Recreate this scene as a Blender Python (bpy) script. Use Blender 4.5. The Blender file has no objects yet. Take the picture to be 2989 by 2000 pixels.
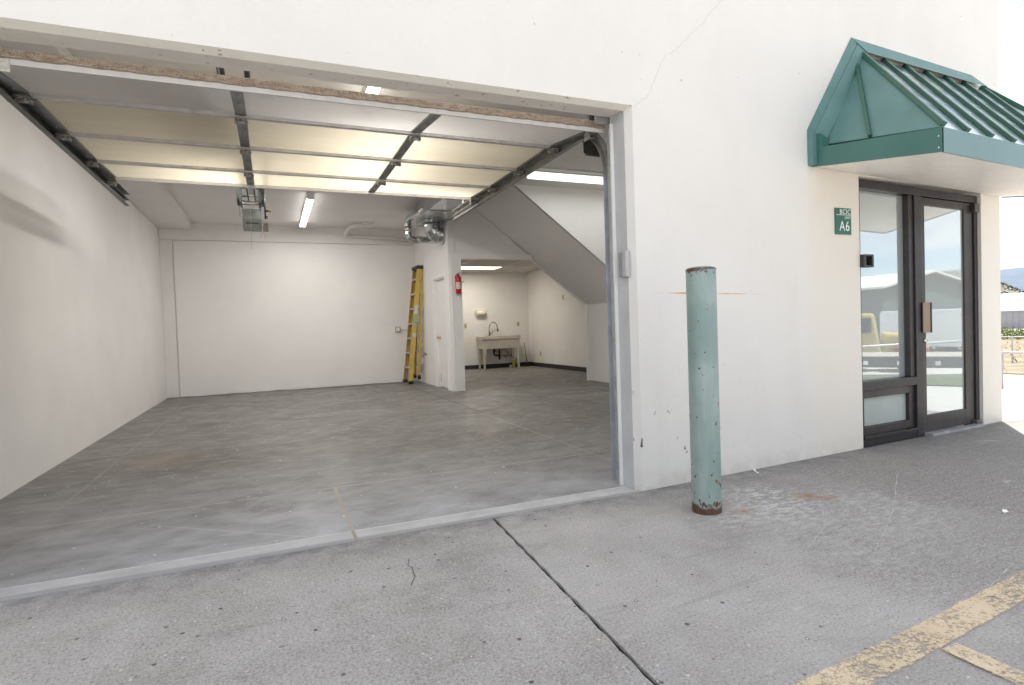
import bpy, math, random
from mathutils import Vector, Matrix, noise as mnoise
R = math.radians
random.seed(7)
sc = bpy.context.scene
col = sc.collection

# ------------------------------------------------------------------ camera
cam_d = bpy.data.cameras.new('camera')
cam = bpy.data.objects.new('camera', cam_d); col.objects.link(cam)
cam_d.sensor_width = 36.0
cam_d.lens = 36.0 * 1311.06 / 2343.0
cam_d.clip_start = 0.05; cam_d.clip_end = 20000
yaw, pitch, roll = .3972, -.0268, -.0347
fw = Vector((math.sin(yaw)*math.cos(pitch), math.cos(yaw)*math.cos(pitch), math.sin(pitch)))
rt = Vector((math.cos(yaw), -math.sin(yaw), 0)); up = rt.cross(fw)
rt2 = rt*math.cos(roll) + up*math.sin(roll); up2 = up*math.cos(roll) - rt*math.sin(roll)
cam.matrix_world = Matrix(((rt2.x, up2.x, -fw.x, 0), (rt2.y, up2.y, -fw.y, 0), (rt2.z, up2.z, -fw.z, 1.1), (0, 0, 0, 1)))
sc.camera = cam

# ------------------------------------------------------------------ world, sun, exposure
EXPOSURE = 1.04
SUN_AZ, SUN_EL = 51.0, 60.0           # azimuth from +Y towards +X: the sun stands behind the building
w = bpy.data.worlds.new('World'); sc.world = w; w.use_nodes = True
nt = w.node_tree; nt.nodes.clear()
o_ = nt.nodes.new('ShaderNodeOutputWorld'); bg = nt.nodes.new('ShaderNodeBackground')
sky = nt.nodes.new('ShaderNodeTexSky'); sky.sky_type = 'NISHITA'; sky.sun_disc = False
sky.sun_elevation = R(SUN_EL); sky.sun_rotation = R(SUN_AZ); sky.altitude = 2000
tc = nt.nodes.new('ShaderNodeTexCoord'); mp = nt.nodes.new('ShaderNodeMapping')
mp.inputs['Scale'].default_value = (1.0, 1.0, 4.5); mp.inputs['Location'].default_value = (3.1, 0.4, 0.2)
nz = nt.nodes.new('ShaderNodeTexNoise'); nz.inputs['Scale'].default_value = 2.3; nz.inputs['Detail'].default_value = 8; nz.inputs['Roughness'].default_value = .56
rmp = nt.nodes.new('ShaderNodeMapRange'); rmp.inputs[1].default_value = .34; rmp.inputs[2].default_value = .60
mx = nt.nodes.new('ShaderNodeMixRGB'); mx.inputs[2].default_value = (7.4, 7.4, 7.45, 1)
nt.links.new(tc.outputs['Generated'], mp.inputs[0]); nt.links.new(mp.outputs[0], nz.inputs['Vector'])
nt.links.new(nz.outputs['Fac'], rmp.inputs[0]); nt.links.new(rmp.outputs[0], mx.inputs[0])
nt.links.new(sky.outputs[0], mx.inputs[1]); nt.links.new(mx.outputs[0], bg.inputs[0])
bg.inputs[1].default_value = 0.11
nt.links.new(bg.outputs[0], o_.inputs[0])

sd = bpy.data.lights.new('sun', 'SUN'); sd.energy = 4.6; sd.angle = R(.5); sd.color = (1, .955, .89)
sun = bpy.data.objects.new('sun', sd); col.objects.link(sun)
az, el = R(SUN_AZ), R(SUN_EL)
to_sun = Vector((math.sin(az)*math.cos(el), math.cos(az)*math.cos(el), math.sin(el)))
sun.rotation_euler = (-to_sun).to_track_quat('-Z', 'Y').to_euler()
sun.location = to_sun*40

vs = sc.view_settings
vs.view_transform = 'Standard'; vs.look = 'None'; vs.exposure = EXPOSURE; vs.gamma = 1; vs.use_curve_mapping = False
sc.render.engine = 'CYCLES'
cy = sc.cycles
cy.use_denoising = True; cy.max_bounces = 10; cy.diffuse_bounces = 7; cy.glossy_bounces = 4; cy.transmission_bounces = 4
cy.caustics_reflective = False; cy.caustics_refractive = False; cy.sample_clamp_indirect = 6

# ------------------------------------------------------------------ materials
def newmat(name):
    m = bpy.data.materials.new(name); m.use_nodes = True
    n = m.node_tree.nodes; b = n['Principled BSDF']
    return m, m.node_tree, b
def N(nt, t, **k):
    n = nt.nodes.new(t)
    for a, v in k.items():
        if a.startswith('i_'):
            n.inputs[a[2:].replace('_', ' ')].default_value = v
        else: setattr(n, a, v)
    return n
def rgba(c): return (c[0], c[1], c[2], 1)
def pos(nt): return N(nt, 'ShaderNodeNewGeometry').outputs['Position']
def mapping(nt, v, scale=(1,1,1), rot=(0,0,0), loc=(0,0,0)):
    m = N(nt, 'ShaderNodeMapping'); m.inputs['Scale'].default_value = scale; m.inputs['Rotation'].default_value = rot; m.inputs['Location'].default_value = loc
    nt.links.new(v, m.inputs[0]); return m.outputs[0]
def noise(nt, v, scale, detail=4, rough=.55, dist=0):
    n = N(nt, 'ShaderNodeTexNoise'); n.inputs['Scale'].default_value = scale; n.inputs['Detail'].default_value = detail
    n.inputs['Roughness'].default_value = rough; n.inputs['Distortion'].default_value = dist
    nt.links.new(v, n.inputs['Vector']); return n.outputs['Fac']
def ramp(nt, v, a, b, lo=0., hi=1.):
    n = N(nt, 'ShaderNodeMapRange'); n.inputs[1].default_value = a; n.inputs[2].default_value = b
    n.inputs[3].default_value = lo; n.inputs[4].default_value = hi; n.clamp = True
    nt.links.new(v, n.inputs[0]); return n.outputs[0]
def mixc(nt, f, a, b, mode='MIX'):
    n = N(nt, 'ShaderNodeMixRGB', blend_type=mode)
    for i, x in ((0, f), (1, a), (2, b)):
        if hasattr(x, 'is_output'): nt.links.new(x, n.inputs[i])
        elif isinstance(x, (int, float)): n.inputs[i].default_value = x
        else: n.inputs[i].default_value = rgba(x)
    return n.outputs[0]
def mth(nt, op, a, b=0., c=None):
    n = N(nt, 'ShaderNodeMath', operation=op)
    for i, x in enumerate((a, b) if c is None else (a, b, c)):
        if hasattr(x, 'is_output'): nt.links.new(x, n.inputs[i])
        else: n.inputs[i].default_value = x
    return n.outputs[0]
def bump(nt, b, h, strength, dist=.01):
    n = N(nt, 'ShaderNodeBump'); n.inputs['Strength'].default_value = strength; n.inputs['Distance'].default_value = dist
    nt.links.new(h, n.inputs['Height']); nt.links.new(n.outputs[0], b.inputs['Normal'])
def setc(nt, b, c):
    if hasattr(c, 'is_output'): nt.links.new(c, b.inputs['Base Color'])
    else: b.inputs['Base Color'].default_value = rgba(c)

def mat_plain(name, c, rough=.5, metal=0., var=.10, scale=6., bumpk=0., bscale=60., spec=.5, stretch=(1,1,1)):
    """painted or bare surface with a little unevenness in tone and gloss"""
    m, nt, b = newmat(name)
    p = mapping(nt, pos(nt), stretch)
    n = noise(nt, p, scale, 6, .6)
    c2 = tuple(x*(1-var) for x in c); c1 = tuple(min(1, x*(1+var*.6)) for x in c)
    setc(nt, b, mixc(nt, ramp(nt, n, .3, .7), c2, c1))
    nt.links.new(ramp(nt, noise(nt, p, scale*4, 3), .3, .7, max(.03, rough-.07), min(1, rough+.08)), b.inputs['Roughness'])
    b.inputs['Metallic'].default_value = metal
    b.inputs['Specular IOR Level'].default_value = spec
    if bumpk: bump(nt, b, noise(nt, p, bscale, 3), bumpk, .004)
    return m
def mat_emit(name, c, s):
    m, nt, b = newmat(name)
    setc(nt, b, (.8, .8, .8)); b.inputs['Emission Color'].default_value = rgba(c); b.inputs['Emission Strength'].default_value = s
    return m

M = {}
# painted exterior concrete: scuffs and small pits
def mat_extwall():
    m, nt, b = newmat('painted exterior concrete')
    p = pos(nt)
    base = mixc(nt, ramp(nt, noise(nt, p, .9, 5, .6), .35, .68), (.745, .718, .68), (.785, .76, .722))
    st = noise(nt, mapping(nt, p, (3.5, 3.5, .25)), 2.0, 5, .6)
    base = mixc(nt, ramp(nt, st, .55, .75, 0, .20), base, (.66, .62, .55))
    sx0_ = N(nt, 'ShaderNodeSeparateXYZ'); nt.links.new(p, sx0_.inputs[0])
    # cream from the wall seam under the awning: warm bounce light painted in
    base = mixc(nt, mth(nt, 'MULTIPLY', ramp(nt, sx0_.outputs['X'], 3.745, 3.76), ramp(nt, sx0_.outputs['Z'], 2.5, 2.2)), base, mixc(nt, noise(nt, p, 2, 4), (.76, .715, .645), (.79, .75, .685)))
    base = mixc(nt, ramp(nt, noise(nt, mapping(nt, p, (1, 1, 1), (0, 0, 0), (4, 4, 4)), .55, 3, .5), .50, .56, 0, .35), base, (.80, .775, .74))
    # small black scuffs low on the wall by the door opening
    sp = noise(nt, mapping(nt, p, (30, 30, 16), (0, R(12), 0)), 1.0, 2, .5)
    sx = N(nt, 'ShaderNodeSeparateXYZ'); nt.links.new(p, sx.inputs[0])
    low = mth(nt, 'MULTIPLY', ramp(nt, sx.outputs['Z'], .75, .25), ramp(nt, sx.outputs['X'], 3.0, 2.3))
    sc1 = mth(nt, 'MULTIPLY', ramp(nt, sp, .70, .735), low)
    base = mixc(nt, sc1, base, (.06, .06, .055))
    pits = noise(nt, mapping(nt, p, (1, 1, 1)), 26, 2, .4)
    base = mixc(nt, ramp(nt, pits, .765, .80, 0, .75), base, (.42, .39, .35))
    foot = ramp(nt, sx.outputs['Z'], .16, .0)
    dirt = mth(nt, 'MULTIPLY', foot, ramp(nt, noise(nt, p, 9, 5), .35, .75, 0, .55))
    base = mixc(nt, dirt, base, (.42, .36, .28))
    setc(nt, b, base); b.inputs['Roughness'].default_value = .6; b.inputs['Specular IOR Level'].default_value = .3
    h = mth(nt, 'ADD', mth(nt, 'ADD', noise(nt, p, 4, 5), mth(nt, 'MULTIPLY', noise(nt, p, 26, 4), .35)), mth(nt, 'MULTIPLY', noise(nt, p, 110, 3), .25))
    bump(nt, b, h, .55, .010)
    return m
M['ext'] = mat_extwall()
def mat_lintel():
    m, nt, b = newmat('weathered lintel paint')
    p = pos(nt)
    base = mixc(nt, ramp(nt, noise(nt, p, 5, 6, .6), .35, .7), (.80, .755, .675), (.86, .825, .755))
    pits = noise(nt, p, 30, 2, .4)
    base = mixc(nt, ramp(nt, pits, .70, .74, 0, .8), base, (.34, .27, .19))
    pits = noise(nt, mapping(nt, p, (1, 1, 1), (0, 0, 0), (9, 3, 2)), 22, 2, .4)
    base = mixc(nt, ramp(nt, pits, .71, .74, 0, .9), base, (.88, .86, .82))
    setc(nt, b, base); b.inputs['Roughness'].default_value = .65
    bump(nt, b, noise(nt, p, 35, 4), .35, .006)
    return m
M['lintel'] = mat_lintel()
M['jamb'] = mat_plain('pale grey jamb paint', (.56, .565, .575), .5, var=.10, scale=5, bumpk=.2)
M['upright'] = mat_plain('bluish galvanised upright', (.50, .52, .565), .5, metal=.3, var=.25, scale=8)
M['trimw'] = mat_plain('off white trim paint', (.80, .775, .735), .5, var=.05, scale=5, bumpk=.1)
M['int'] = mat_plain('interior wall paint', (.825, .808, .795), .55, var=.045, scale=1.6, bumpk=.12, bscale=70, spec=.3)
M['int2'] = mat_plain('back panel paint', (.86, .842, .828), .5, var=.035, scale=1.3, bumpk=.12, bscale=70, spec=.3)
M['ceil'] = mat_plain('ceiling paint', (.79, .772, .76), .6, var=.04, scale=1.5, bumpk=.12, bscale=80, spec=.3)
M['ceil_tile'] = mat_plain('mineral ceiling tile', (.60, .57, .52), .8, var=.12, scale=40, bumpk=.2, spec=.2)
M['whitegloss'] = mat_plain('white semi gloss trim', (.84, .84, .83), .35, var=.03, scale=4)
M['slab'] = mat_plain('white door slab', (.80, .785, .775), .4, var=.03, scale=3)
M['black_base'] = mat_plain('black vinyl baseboard', (.035, .037, .04), .45, var=.3, scale=9)

def line_mask(nt, v, c, hw):
    """1 inside |v-c| < hw"""
    d = mth(nt, 'ABSOLUTE', mth(nt, 'SUBTRACT', v, c))
    return ramp(nt, d, hw*1.15, hw*.75)
def mat_floor():
    m, nt, b = newmat('worn concrete floor')
    p = pos(nt)
    s = N(nt, 'ShaderNodeSeparateXYZ'); nt.links.new(p, s.inputs[0]); X, Y = s.outputs['X'], s.outputs['Y']
    big = noise(nt, mapping(nt, p, (.55, .95, 1)), 1.5, 7, .62, .6)
    base = mixc(nt, ramp(nt, big, .32, .68), (.103, .094, .086), (.188, .179, .172))
    mid = noise(nt, mapping(nt, p, (1, 2.1, 1), (0, 0, .3)), 5.5, 7, .66, .5)
    base = mixc(nt, ramp(nt, mid, .47, .70, 0, .75), base, (.305, .30, .30))
    base = mixc(nt, ramp(nt, noise(nt, p, 3.1, 5, .6, 1.), .57, .75, 0, .55), base, (.098, .088, .078))
    # chalky worn concrete by the opening, daylight painted in as paler blue-grey
    wear_daylight = mth(nt, 'MULTIPLY', ramp(nt, Y, 5.6, 3.5), ramp(nt, noise(nt, mapping(nt, p, (1, 1.6, 1)), 2.6, 7, .65, .4), .35, .65, .32, .95))
    base = mixc(nt, wear_daylight, base, (.46, .47, .495))
    base = mixc(nt, ramp(nt, noise(nt, p, 160, 3, .6), .40, .75, 0, .30), base, (.40, .39, .38))
    # plaster and paint drips
    d1 = noise(nt, mapping(nt, p, (1, 2.2, 1), (0, 0, .2)), 7.5, 6, .72)
    base = mixc(nt, ramp(nt, d1, .655, .71, 0, .75), base, (.56, .56, .57))
    d2 = noise(nt, p, 24, 1.5, .4)
    base = mixc(nt, ramp(nt, d2, .745, .76), base, (.70, .70, .70))
    # scratches
    wv = noise(nt, mapping(nt, p, (1.2, 60, 1), (0, 0, .9)), 1.0, 2, .4)
    base = mixc(nt, ramp(nt, wv, .73, .76, 0, .35), base, (.44, .44, .45))
    wv = noise(nt, mapping(nt, p, (1.0, 70, 1), (0, 0, 2.3), (3, 5, 0)), 1.0, 2, .4)
    base = mixc(nt, ramp(nt, wv, .74, .77, 0, .3), base, (.44, .44, .45))
    # saw cuts and joints
    wob = mth(nt, 'MULTIPLY', mth(nt, 'SUBTRACT', noise(nt, p, 4, 3), .5), .02)
    Xw, Yw = mth(nt, 'ADD', X, wob), mth(nt, 'ADD', Y, wob)
    jl = mth(nt, 'MULTIPLY', line_mask(nt, Yw, 4.25, .011), mth(nt, 'MULTIPLY', ramp(nt, X, -1.45, -1.30), ramp(nt, X, 2.52, 2.48)))
    base = mixc(nt, mth(nt, 'MULTIPLY', jl, ramp(nt, noise(nt, p, 13, 4), .3, .55, .25, .95)), base, (.45, .435, .41))
    jr = mth(nt, 'MULTIPLY', line_mask(nt, X, 2.485, .008), ramp(nt, Y, 7.2, 6.6))
    base = mixc(nt, mth(nt, 'MULTIPLY', jr, .65), base, (.42, .41, .40))
    jd = mth(nt, 'MULTIPLY', line_mask(nt, X, 2.50, .011), ramp(nt, Y, 6.7, 7.3))
    base = mixc(nt, mth(nt, 'MULTIPLY', jd, .85), base, (.05, .047, .043))
    jw = mth(nt, 'MULTIPLY', line_mask(nt, Xw, -1.345, .012), ramp(nt, Y, 10.6, 10.3))
    base = mixc(nt, mth(nt, 'MULTIPLY', jw, mth(nt, 'MULTIPLY', ramp(nt, noise(nt, p, 2, 3), .3, .7, .1, .8), .8)), base, (.34, .33, .31))
    js = mth(nt, 'MULTIPLY', line_mask(nt, Xw, .370, .012), ramp(nt, Y, 4.26, 4.24))
    base = mixc(nt, js, base, (.40, .35, .29))
    # diagonal scratch and dirt line along the left wall
    dg = mth(nt, 'ADD', mth(nt, 'MULTIPLY', X, .62), mth(nt, 'MULTIPLY', Y, .785))
    ds = mth(nt, 'MULTIPLY', line_mask(nt, dg, 2.665, .004), mth(nt, 'MULTIPLY', ramp(nt, Y, 3.95, 3.85), ramp(nt, Y, 3.25, 3.3)))
    base = mixc(nt, mth(nt, 'MULTIPLY', ds, .8), base, (.52, .52, .53))
    # rusty round stain
    d = N(nt, 'ShaderNodeVectorMath', operation='DISTANCE'); nt.links.new(p, d.inputs[0]); d.inputs[1].default_value = (-.9, 6.05, 0)
    base = mixc(nt, ramp(nt, d.outputs['Value'], .40, .10, 0, .30), base, (.28, .175, .10))
    setc(nt, b, base)
    nt.links.new(ramp(nt, noise(nt, p, 3, 5), .3, .7, .40, .62), b.inputs['Roughness'])
    b.inputs['Specular IOR Level'].default_value = .42
    bump(nt, b, mth(nt, 'ADD', noise(nt, p, 14, 5), mth(nt, 'MULTIPLY', noise(nt, p, 140, 2), .2)), .10, .004)
    return m
M['floor'] = mat_floor()
def mat_sill():
    m, nt, b = newmat('chalky threshold concrete')
    p = pos(nt)
    s = N(nt, 'ShaderNodeSeparateXYZ'); nt.links.new(p, s.inputs[0]); X, Y = s.outputs['X'], s.outputs['Y']
    base = mixc(nt, ramp(nt, noise(nt, p, 4, 7, .65), .3, .7), (.44, .44, .445), (.60, .60, .60))
    base = mixc(nt, ramp(nt, noise(nt, mapping(nt, p, (1, 2.5, 1)), 7, 6, .7), .50, .72, 0, .6), base, (.33, .325, .32))
    base = mixc(nt, ramp(nt, noise(nt, p, 150, 3, .6), .4, .75, 0, .4), base, (.56, .56, .55))
    base = mixc(nt, mth(nt, 'MULTIPLY', line_mask(nt, Y, 3.258, .012), ramp(nt, noise(nt, p, 18, 4), .35, .5, .2, .9)), base, (.66, .65, .65))
    base = mixc(nt, ramp(nt, Y, 3.135, 3.115, 0, .8), base, (.30, .295, .29))
    js = line_mask(nt, X, .370, .010)
    base = mixc(nt, js, base, (.33, .29, .25))
    setc(nt, b, base); b.inputs['Roughness'].default_value = .6
    bump(nt, b, noise(nt, p, 120, 4), .25, .004)
    return m
M['sill'] = mat_sill()
def mat_apron():
    m, nt, b = newmat('aggregate concrete paving')
    p = pos(nt)
    s = N(nt, 'ShaderNodeSeparateXYZ'); nt.links.new(p, s.inputs[0]); X, Y = s.outputs['X'], s.outputs['Y']
    base = mixc(nt, ramp(nt, noise(nt, p, 1.1, 7, .62, .3), .36, .64), (.325, .307, .288), (.485, .465, .442))
    base = mixc(nt, ramp(nt, noise(nt, p, 3.2, 6, .65, .5), .40, .72, 0, .55), base, (.50, .493, .495))
    # darker browner slab on the right
    rt_ = ramp(nt, mth(nt, 'ADD', X, mth(nt, 'MULTIPLY', noise(nt, p, 1.3, 4), 1.2)), 2.3, 4.2)
    base = mixc(nt, mth(nt, 'MULTIPLY', rt_, .85), base, (.25, .232, .215))
    # broom streaks
    br = noise(nt, mapping(nt, p, (7, 42, 1), (0, 0, R(-28))), 1.0, 6, .72)
    base = mixc(nt, mth(nt, 'MULTIPLY', ramp(nt, br, .52, .72, 0, .45), ramp(nt, X, 1.3, 2.4)), base, (.43, .425, .42))
    base = mixc(nt, mth(nt, 'MULTIPLY', ramp(nt, br, .46, .28, 0, .5), ramp(nt, X, 1.3, 2.4)), base, (.15, .143, .137))
    # fine aggregate
    fine = noise(nt, p, 210, 4, .7)
    base = mixc(nt, ramp(nt, fine, .46, .30, 0, .75), base, (.12, .113, .107))
    base = mixc(nt, ramp(nt, fine, .56, .72, 0, .65), base, (.60, .585, .56))
    f2 = noise(nt, p, 95, 4, .7)
    base = mixc(nt, ramp(nt, f2, .46, .33, 0, .62), base, (.115, .108, .10))
    base = mixc(nt, ramp(nt, f2, .55, .67, 0, .5), base, (.70, .68, .65))
    # tyre smudges, damp and oil marks
    s1 = noise(nt, mapping(nt, p, (.8, 1.6, 1), (0, 0, R(35)), (2, 1, 0)), 1.7, 6, .7, .8)
    base = mixc(nt, ramp(nt, s1, .57, .74, 0, .5), base, (.20, .19, .183))
    s2 = noise(nt, mapping(nt, p, (.5, 5, 1), (0, 0, R(-52)), (7, 3, 0)), 1.6, 5, .65)
    base = mixc(nt, ramp(nt, s2, .60, .70, 0, .35), base, (.22, .21, .205))
    s3 = noise(nt, mapping(nt, p, (.9, 1.3, 1), (0, 0, R(15)), (5, 9, 0)), 4.5, 6, .7, .4)
    base = mixc(nt, ramp(nt, s3, .63, .72, 0, .6), base, (.58, .555, .52))
    v = N(nt, 'ShaderNodeTexVoronoi'); v.inputs['Scale'].default_value = 17; nt.links.new(p, v.inputs['Vector'])
    pick = N(nt, 'ShaderNodeSeparateColor'); nt.links.new(v.outputs['Color'], pick.inputs[0])
    st = mth(nt, 'MULTIPLY', ramp(nt, v.outputs['Distance'], .17, .12), ramp(nt, pick.outputs[0], .74, .75))
    base = mixc(nt, mth(nt, 'MULTIPLY', st, ramp(nt, X, 3.0, 1.6, .2, .9)), base, mixc(nt, pick.outputs[1], (.05, .052, .06), (.17, .125, .10)))
    st2 = mth(nt, 'MULTIPLY', ramp(nt, v.outputs['Distance'], .10, .07), ramp(nt, pick.outputs[2], .93, .935))
    base = mixc(nt, st2, base, (.62, .61, .58))
    # dirt close to the threshold and the wall
    dz = mth(nt, 'MULTIPLY', ramp(nt, Y, 2.78, 3.10), ramp(nt, noise(nt, p, 7, 6, .65), .38, .66, .1, .85))
    base = mixc(nt, dz, base, (.15, .148, .15))
    wp = noise(nt, mapping(nt, p, (1, 1.6, 1), (0, 0, .4)), 3.0, 6, .7)
    base = mixc(nt, ramp(nt, wp, .66, .74, 0, .5), base, (.56, .55, .53))
    # pale scabbed patch and rust marks near the bollard
    for (cx, cy_, r, c, k) in ((2.72, 2.62, .34, (.62, .60, .58), .9), (2.62, 2.38, .30, (.56, .55, .545), .75), (2.30, 2.42, .26, (.56, .55, .545), .6), (3.1, 2.2, .5, (.50, .49, .48), .6), (2.6, 1.9, .5, (.50, .49, .48), .45)):
        d = N(nt, 'ShaderNodeVectorMath', operation='DISTANCE'); nt.links.new(p, d.inputs[0]); d.inputs[1].default_value = (cx, cy_, 0)
        f = mth(nt, 'MULTIPLY', ramp(nt, d.outputs['Value'], r, r*.3), ramp(nt, noise(nt, mapping(nt, p, (1, 2, 1), (0, 0, .5)), 15, 5, .7), .46, .60, 0, k))
        base = mixc(nt, f, base, c)
    for (cx, cy_, r) in ((2.95, 2.50, .16), (2.43, 2.49, .10), (3.02, 2.42, .10)):
        d = N(nt, 'ShaderNodeVectorMath', operation='DISTANCE'); nt.links.new(mapping(nt, p, (1, 1.7, 1), (0, 0, 0), (0, -cy_*.7, 0)), d.inputs[0]); d.inputs[1].default_value = (cx, cy_, 0)
        f = mth(nt, 'MULTIPLY', ramp(nt, d.outputs['Value'], r, 0), ramp(nt, noise(nt, p, 16, 4, .6), .30, .58, 0, .95))
        base = mixc(nt, f, base, (.31, .165, .06))
    setc(nt, b, base); b.inputs['Roughness'].default_value = .78; b.inputs['Specular IOR Level'].default_value = .3
    h = mth(nt, 'ADD', mth(nt, 'MULTIPLY', fine, .6), mth(nt, 'MULTIPLY', noise(nt, p, 60, 4), .6))
    bump(nt, b, h, .45, .006)
    return m
M['apron'] = mat_apron()
M['joint'] = mat_plain('dirt in the joint', (.022, .021, .02), .9, var=.5, scale=30)
M['lot'] = mat_plain('pale sunlit concrete', (.47, .45, .42), .8, var=.14, scale=.7, bumpk=.2)
def mat_line(name, a, b_, hw, keep):
    """worn paint: grainy holes everywhere, more of them towards the strip's edges"""
    m, nt, b = newmat(name)
    p = pos(nt)
    setc(nt, b, mixc(nt, ramp(nt, noise(nt, p, 6, 5), .3, .7), (.67, .535, .355), (.75, .62, .445)))
    b.inputs['Roughness'].default_value = .75
    dx, dy = b_[0]-a[0], b_[1]-a[1]; L = math.hypot(dx, dy); nx, ny = -dy/L, dx/L
    dt = N(nt, 'ShaderNodeVectorMath', operation='DOT_PRODUCT'); nt.links.new(p, dt.inputs[0]); dt.inputs[1].default_value = (nx, ny, 0)
    e = mth(nt, 'DIVIDE', mth(nt, 'ABSOLUTE', mth(nt, 'SUBTRACT', dt.outputs['Value'], nx*a[0]+ny*a[1])), hw)
    g = noise(nt, p, 85, 5, .8); g2 = noise(nt, mapping(nt, p, (1, 2, 1), (0, 0, R(-28))), 22, 6, .75); g3 = noise(nt, p, 5, 4, .6)
    v = mth(nt, 'ADD', mth(nt, 'ADD', mth(nt, 'MULTIPLY', g, .44), mth(nt, 'MULTIPLY', g2, .28)), mth(nt, 'MULTIPLY', g3, .28))
    thr = mth(nt, 'ADD', ramp(nt, e, .78, 1.05, 0, .17), keep)
    nt.links.new(ramp(nt, mth(nt, 'SUBTRACT', v, thr), -.045, .045, 0, .93), b.inputs['Alpha'])
    return m
LA, LB, LC, LD = (1.36, 1.181), (6.2, 1.590), (2.005, 1.165), (2.03, -1.2)
M['line'] = mat_line('worn yellow line paint', LA, LB, .0675, .475)
M['line2'] = mat_line('worn yellow stall line paint', LC, LD, .048, .47)
def mat_bollard():
    m, nt, b = newmat('chipped teal paint on steel')
    p = pos(nt)
    s = N(nt, 'ShaderNodeSeparateXYZ'); nt.links.new(p, s.inputs[0]); Z = s.outputs['Z']
    base = mixc(nt, ramp(nt, noise(nt, mapping(nt, p, (1, 1, .55)), 5, 6, .6), .33, .68), (.222, .308, .287), (.335, .418, .392))
    base = mixc(nt, ramp(nt, noise(nt, mapping(nt, p, (7, 7, .5)), 4, 5, .65), .53, .72, 0, .5), base, (.40, .465, .44))
    # fresh repainted band
    nn = mth(nt, 'MULTIPLY', mth(nt, 'SUBTRACT', noise(nt, p, 9, 4), .5), .22)
    zz = mth(nt, 'ADD', Z, nn)
    pat = mth(nt, 'MULTIPLY', ramp(nt, zz, .80, .90), ramp(nt, zz, 1.24, 1.16))
    base = mixc(nt, mth(nt, 'MULTIPLY', pat, .55), base, (.185, .28, .26))
    rust = mixc(nt, noise(nt, p, 45, 4), (.05, .030, .022), (.15, .075, .042))
    chips = noise(nt, mapping(nt, p, (1, 1, .7)), 30, 4, .62)
    thr = mth(nt, 'ADD', ramp(nt, Z, .0, .36, .565, .668), ramp(nt, Z, 1.0, 1.36, 0, -.012))
    cm = ramp(nt, mth(nt, 'SUBTRACT', chips, thr), -.004, .010)
    edge = ramp(nt, mth(nt, 'SUBTRACT', chips, thr), -.026, -.004, 0, .8)
    base = mixc(nt, edge, base, (.30, .33, .22))
    base = mixc(nt, cm, base, rust)
    rn = mth(nt, 'MULTIPLY', mth(nt, 'SUBTRACT', noise(nt, p, 30, 4, .6), .5), .13)
    zr = mth(nt, 'ADD', Z, rn)
    base = mixc(nt, ramp(nt, zr, .062, .04), base, rust)
    base = mixc(nt, ramp(nt, zr, 1.372, 1.383), base, rust)
    setc(nt, b, base)
    nt.links.new(mth(nt, 'ADD', mth(nt, 'MULTIPLY', cm, .35), .42), b.inputs['Roughness'])
    bump(nt, b, mth(nt, 'SUBTRACT', noise(nt, p, 16, 5), mth(nt, 'MULTIPLY', cm, .5)), .35, .008)
    return m
M['bollard'] = mat_bollard()
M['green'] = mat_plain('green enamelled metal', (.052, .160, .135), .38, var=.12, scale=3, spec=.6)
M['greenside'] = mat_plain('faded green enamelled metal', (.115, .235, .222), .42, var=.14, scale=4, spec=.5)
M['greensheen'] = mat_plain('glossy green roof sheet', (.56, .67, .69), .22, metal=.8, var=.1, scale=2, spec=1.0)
M['seam'] = mat_plain('dark green seam metal', (.028, .115, .075), .35, var=.1, scale=5, spec=.6)
M['soffit'] = mat_plain('cream soffit boards', (.90, .87, .82), .4, var=.04, scale=4)
M['bronze'] = mat_plain('dark bronze anodised aluminium', (.045, .041, .044), .42, metal=.25, var=.25, scale=7)
M['bronze2'] = mat_plain('worn bronze door rail', (.060, .052, .052), .42, metal=.25, var=.25, scale=9)
M['pull'] = mat_plain('tan bronze pull', (.29, .215, .155), .42, metal=.35, var=.1, scale=9)
M['chrome'] = mat_plain('bright metal', (.62, .62, .60), .18, metal=1., var=.1, scale=10)
M['brass'] = mat_plain('brass', (.62, .42, .16), .25, metal=1., var=.1, scale=10)
def mat_glass(name, tint, refl):
    m, nt, b = newmat(name)
    out = nt.nodes['Material Output']
    setc(nt, b, tint); b.inputs['Roughness'].default_value = .5
    g = N(nt, 'ShaderNodeBsdfGlossy'); g.inputs['Color'].default_value = (.80, .87, .90, 1); g.inputs['Roughness'].default_value = .012
    fr = N(nt, 'ShaderNodeFresnel'); fr.inputs[0].default_value = 1.5
    f = mth(nt, 'ADD', refl, mth(nt, 'MULTIPLY', fr.outputs[0], .6))
    mx_ = N(nt, 'ShaderNodeMixShader'); nt.links.new(f, mx_.inputs[0]); nt.links.new(b.outputs[0], mx_.inputs[1]); nt.links.new(g.outputs[0], mx_.inputs[2])
    nt.links.new(mx_.outputs[0], out.inputs['Surface'])
    return m
M['glass'] = mat_glass('reflective tinted glass', (.46, .50, .495), .40)
M['frost'] = mat_plain('frosted low glass', (.40, .45, .43), .35, var=.08, scale=5)
M['signgreen'] = mat_plain('sign green', (.022, .145, .100), .4, var=.05)
M['signwhite'] = mat_plain('sign white', (.85, .86, .84), .5, var=.02)
M['galv'] = mat_plain('galvanised steel', (.46, .475, .485), .5, metal=.6, var=.25, scale=11)
M['trackr'] = mat_plain('worn track steel', (.40, .38, .35), .5, metal=.4, var=.4, scale=9)
M['galvdk'] = mat_plain('dull track steel', (.19, .185, .18), .42, metal=.7, var=.4, scale=9)
M['galvgreen'] = mat_plain('old greenish track steel', (.125, .135, .125), .42, metal=.6, var=.4, scale=9)
M['stile'] = mat_plain('grey door stile', (.235, .238, .235), .40, metal=.45, var=.3, scale=8)
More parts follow.
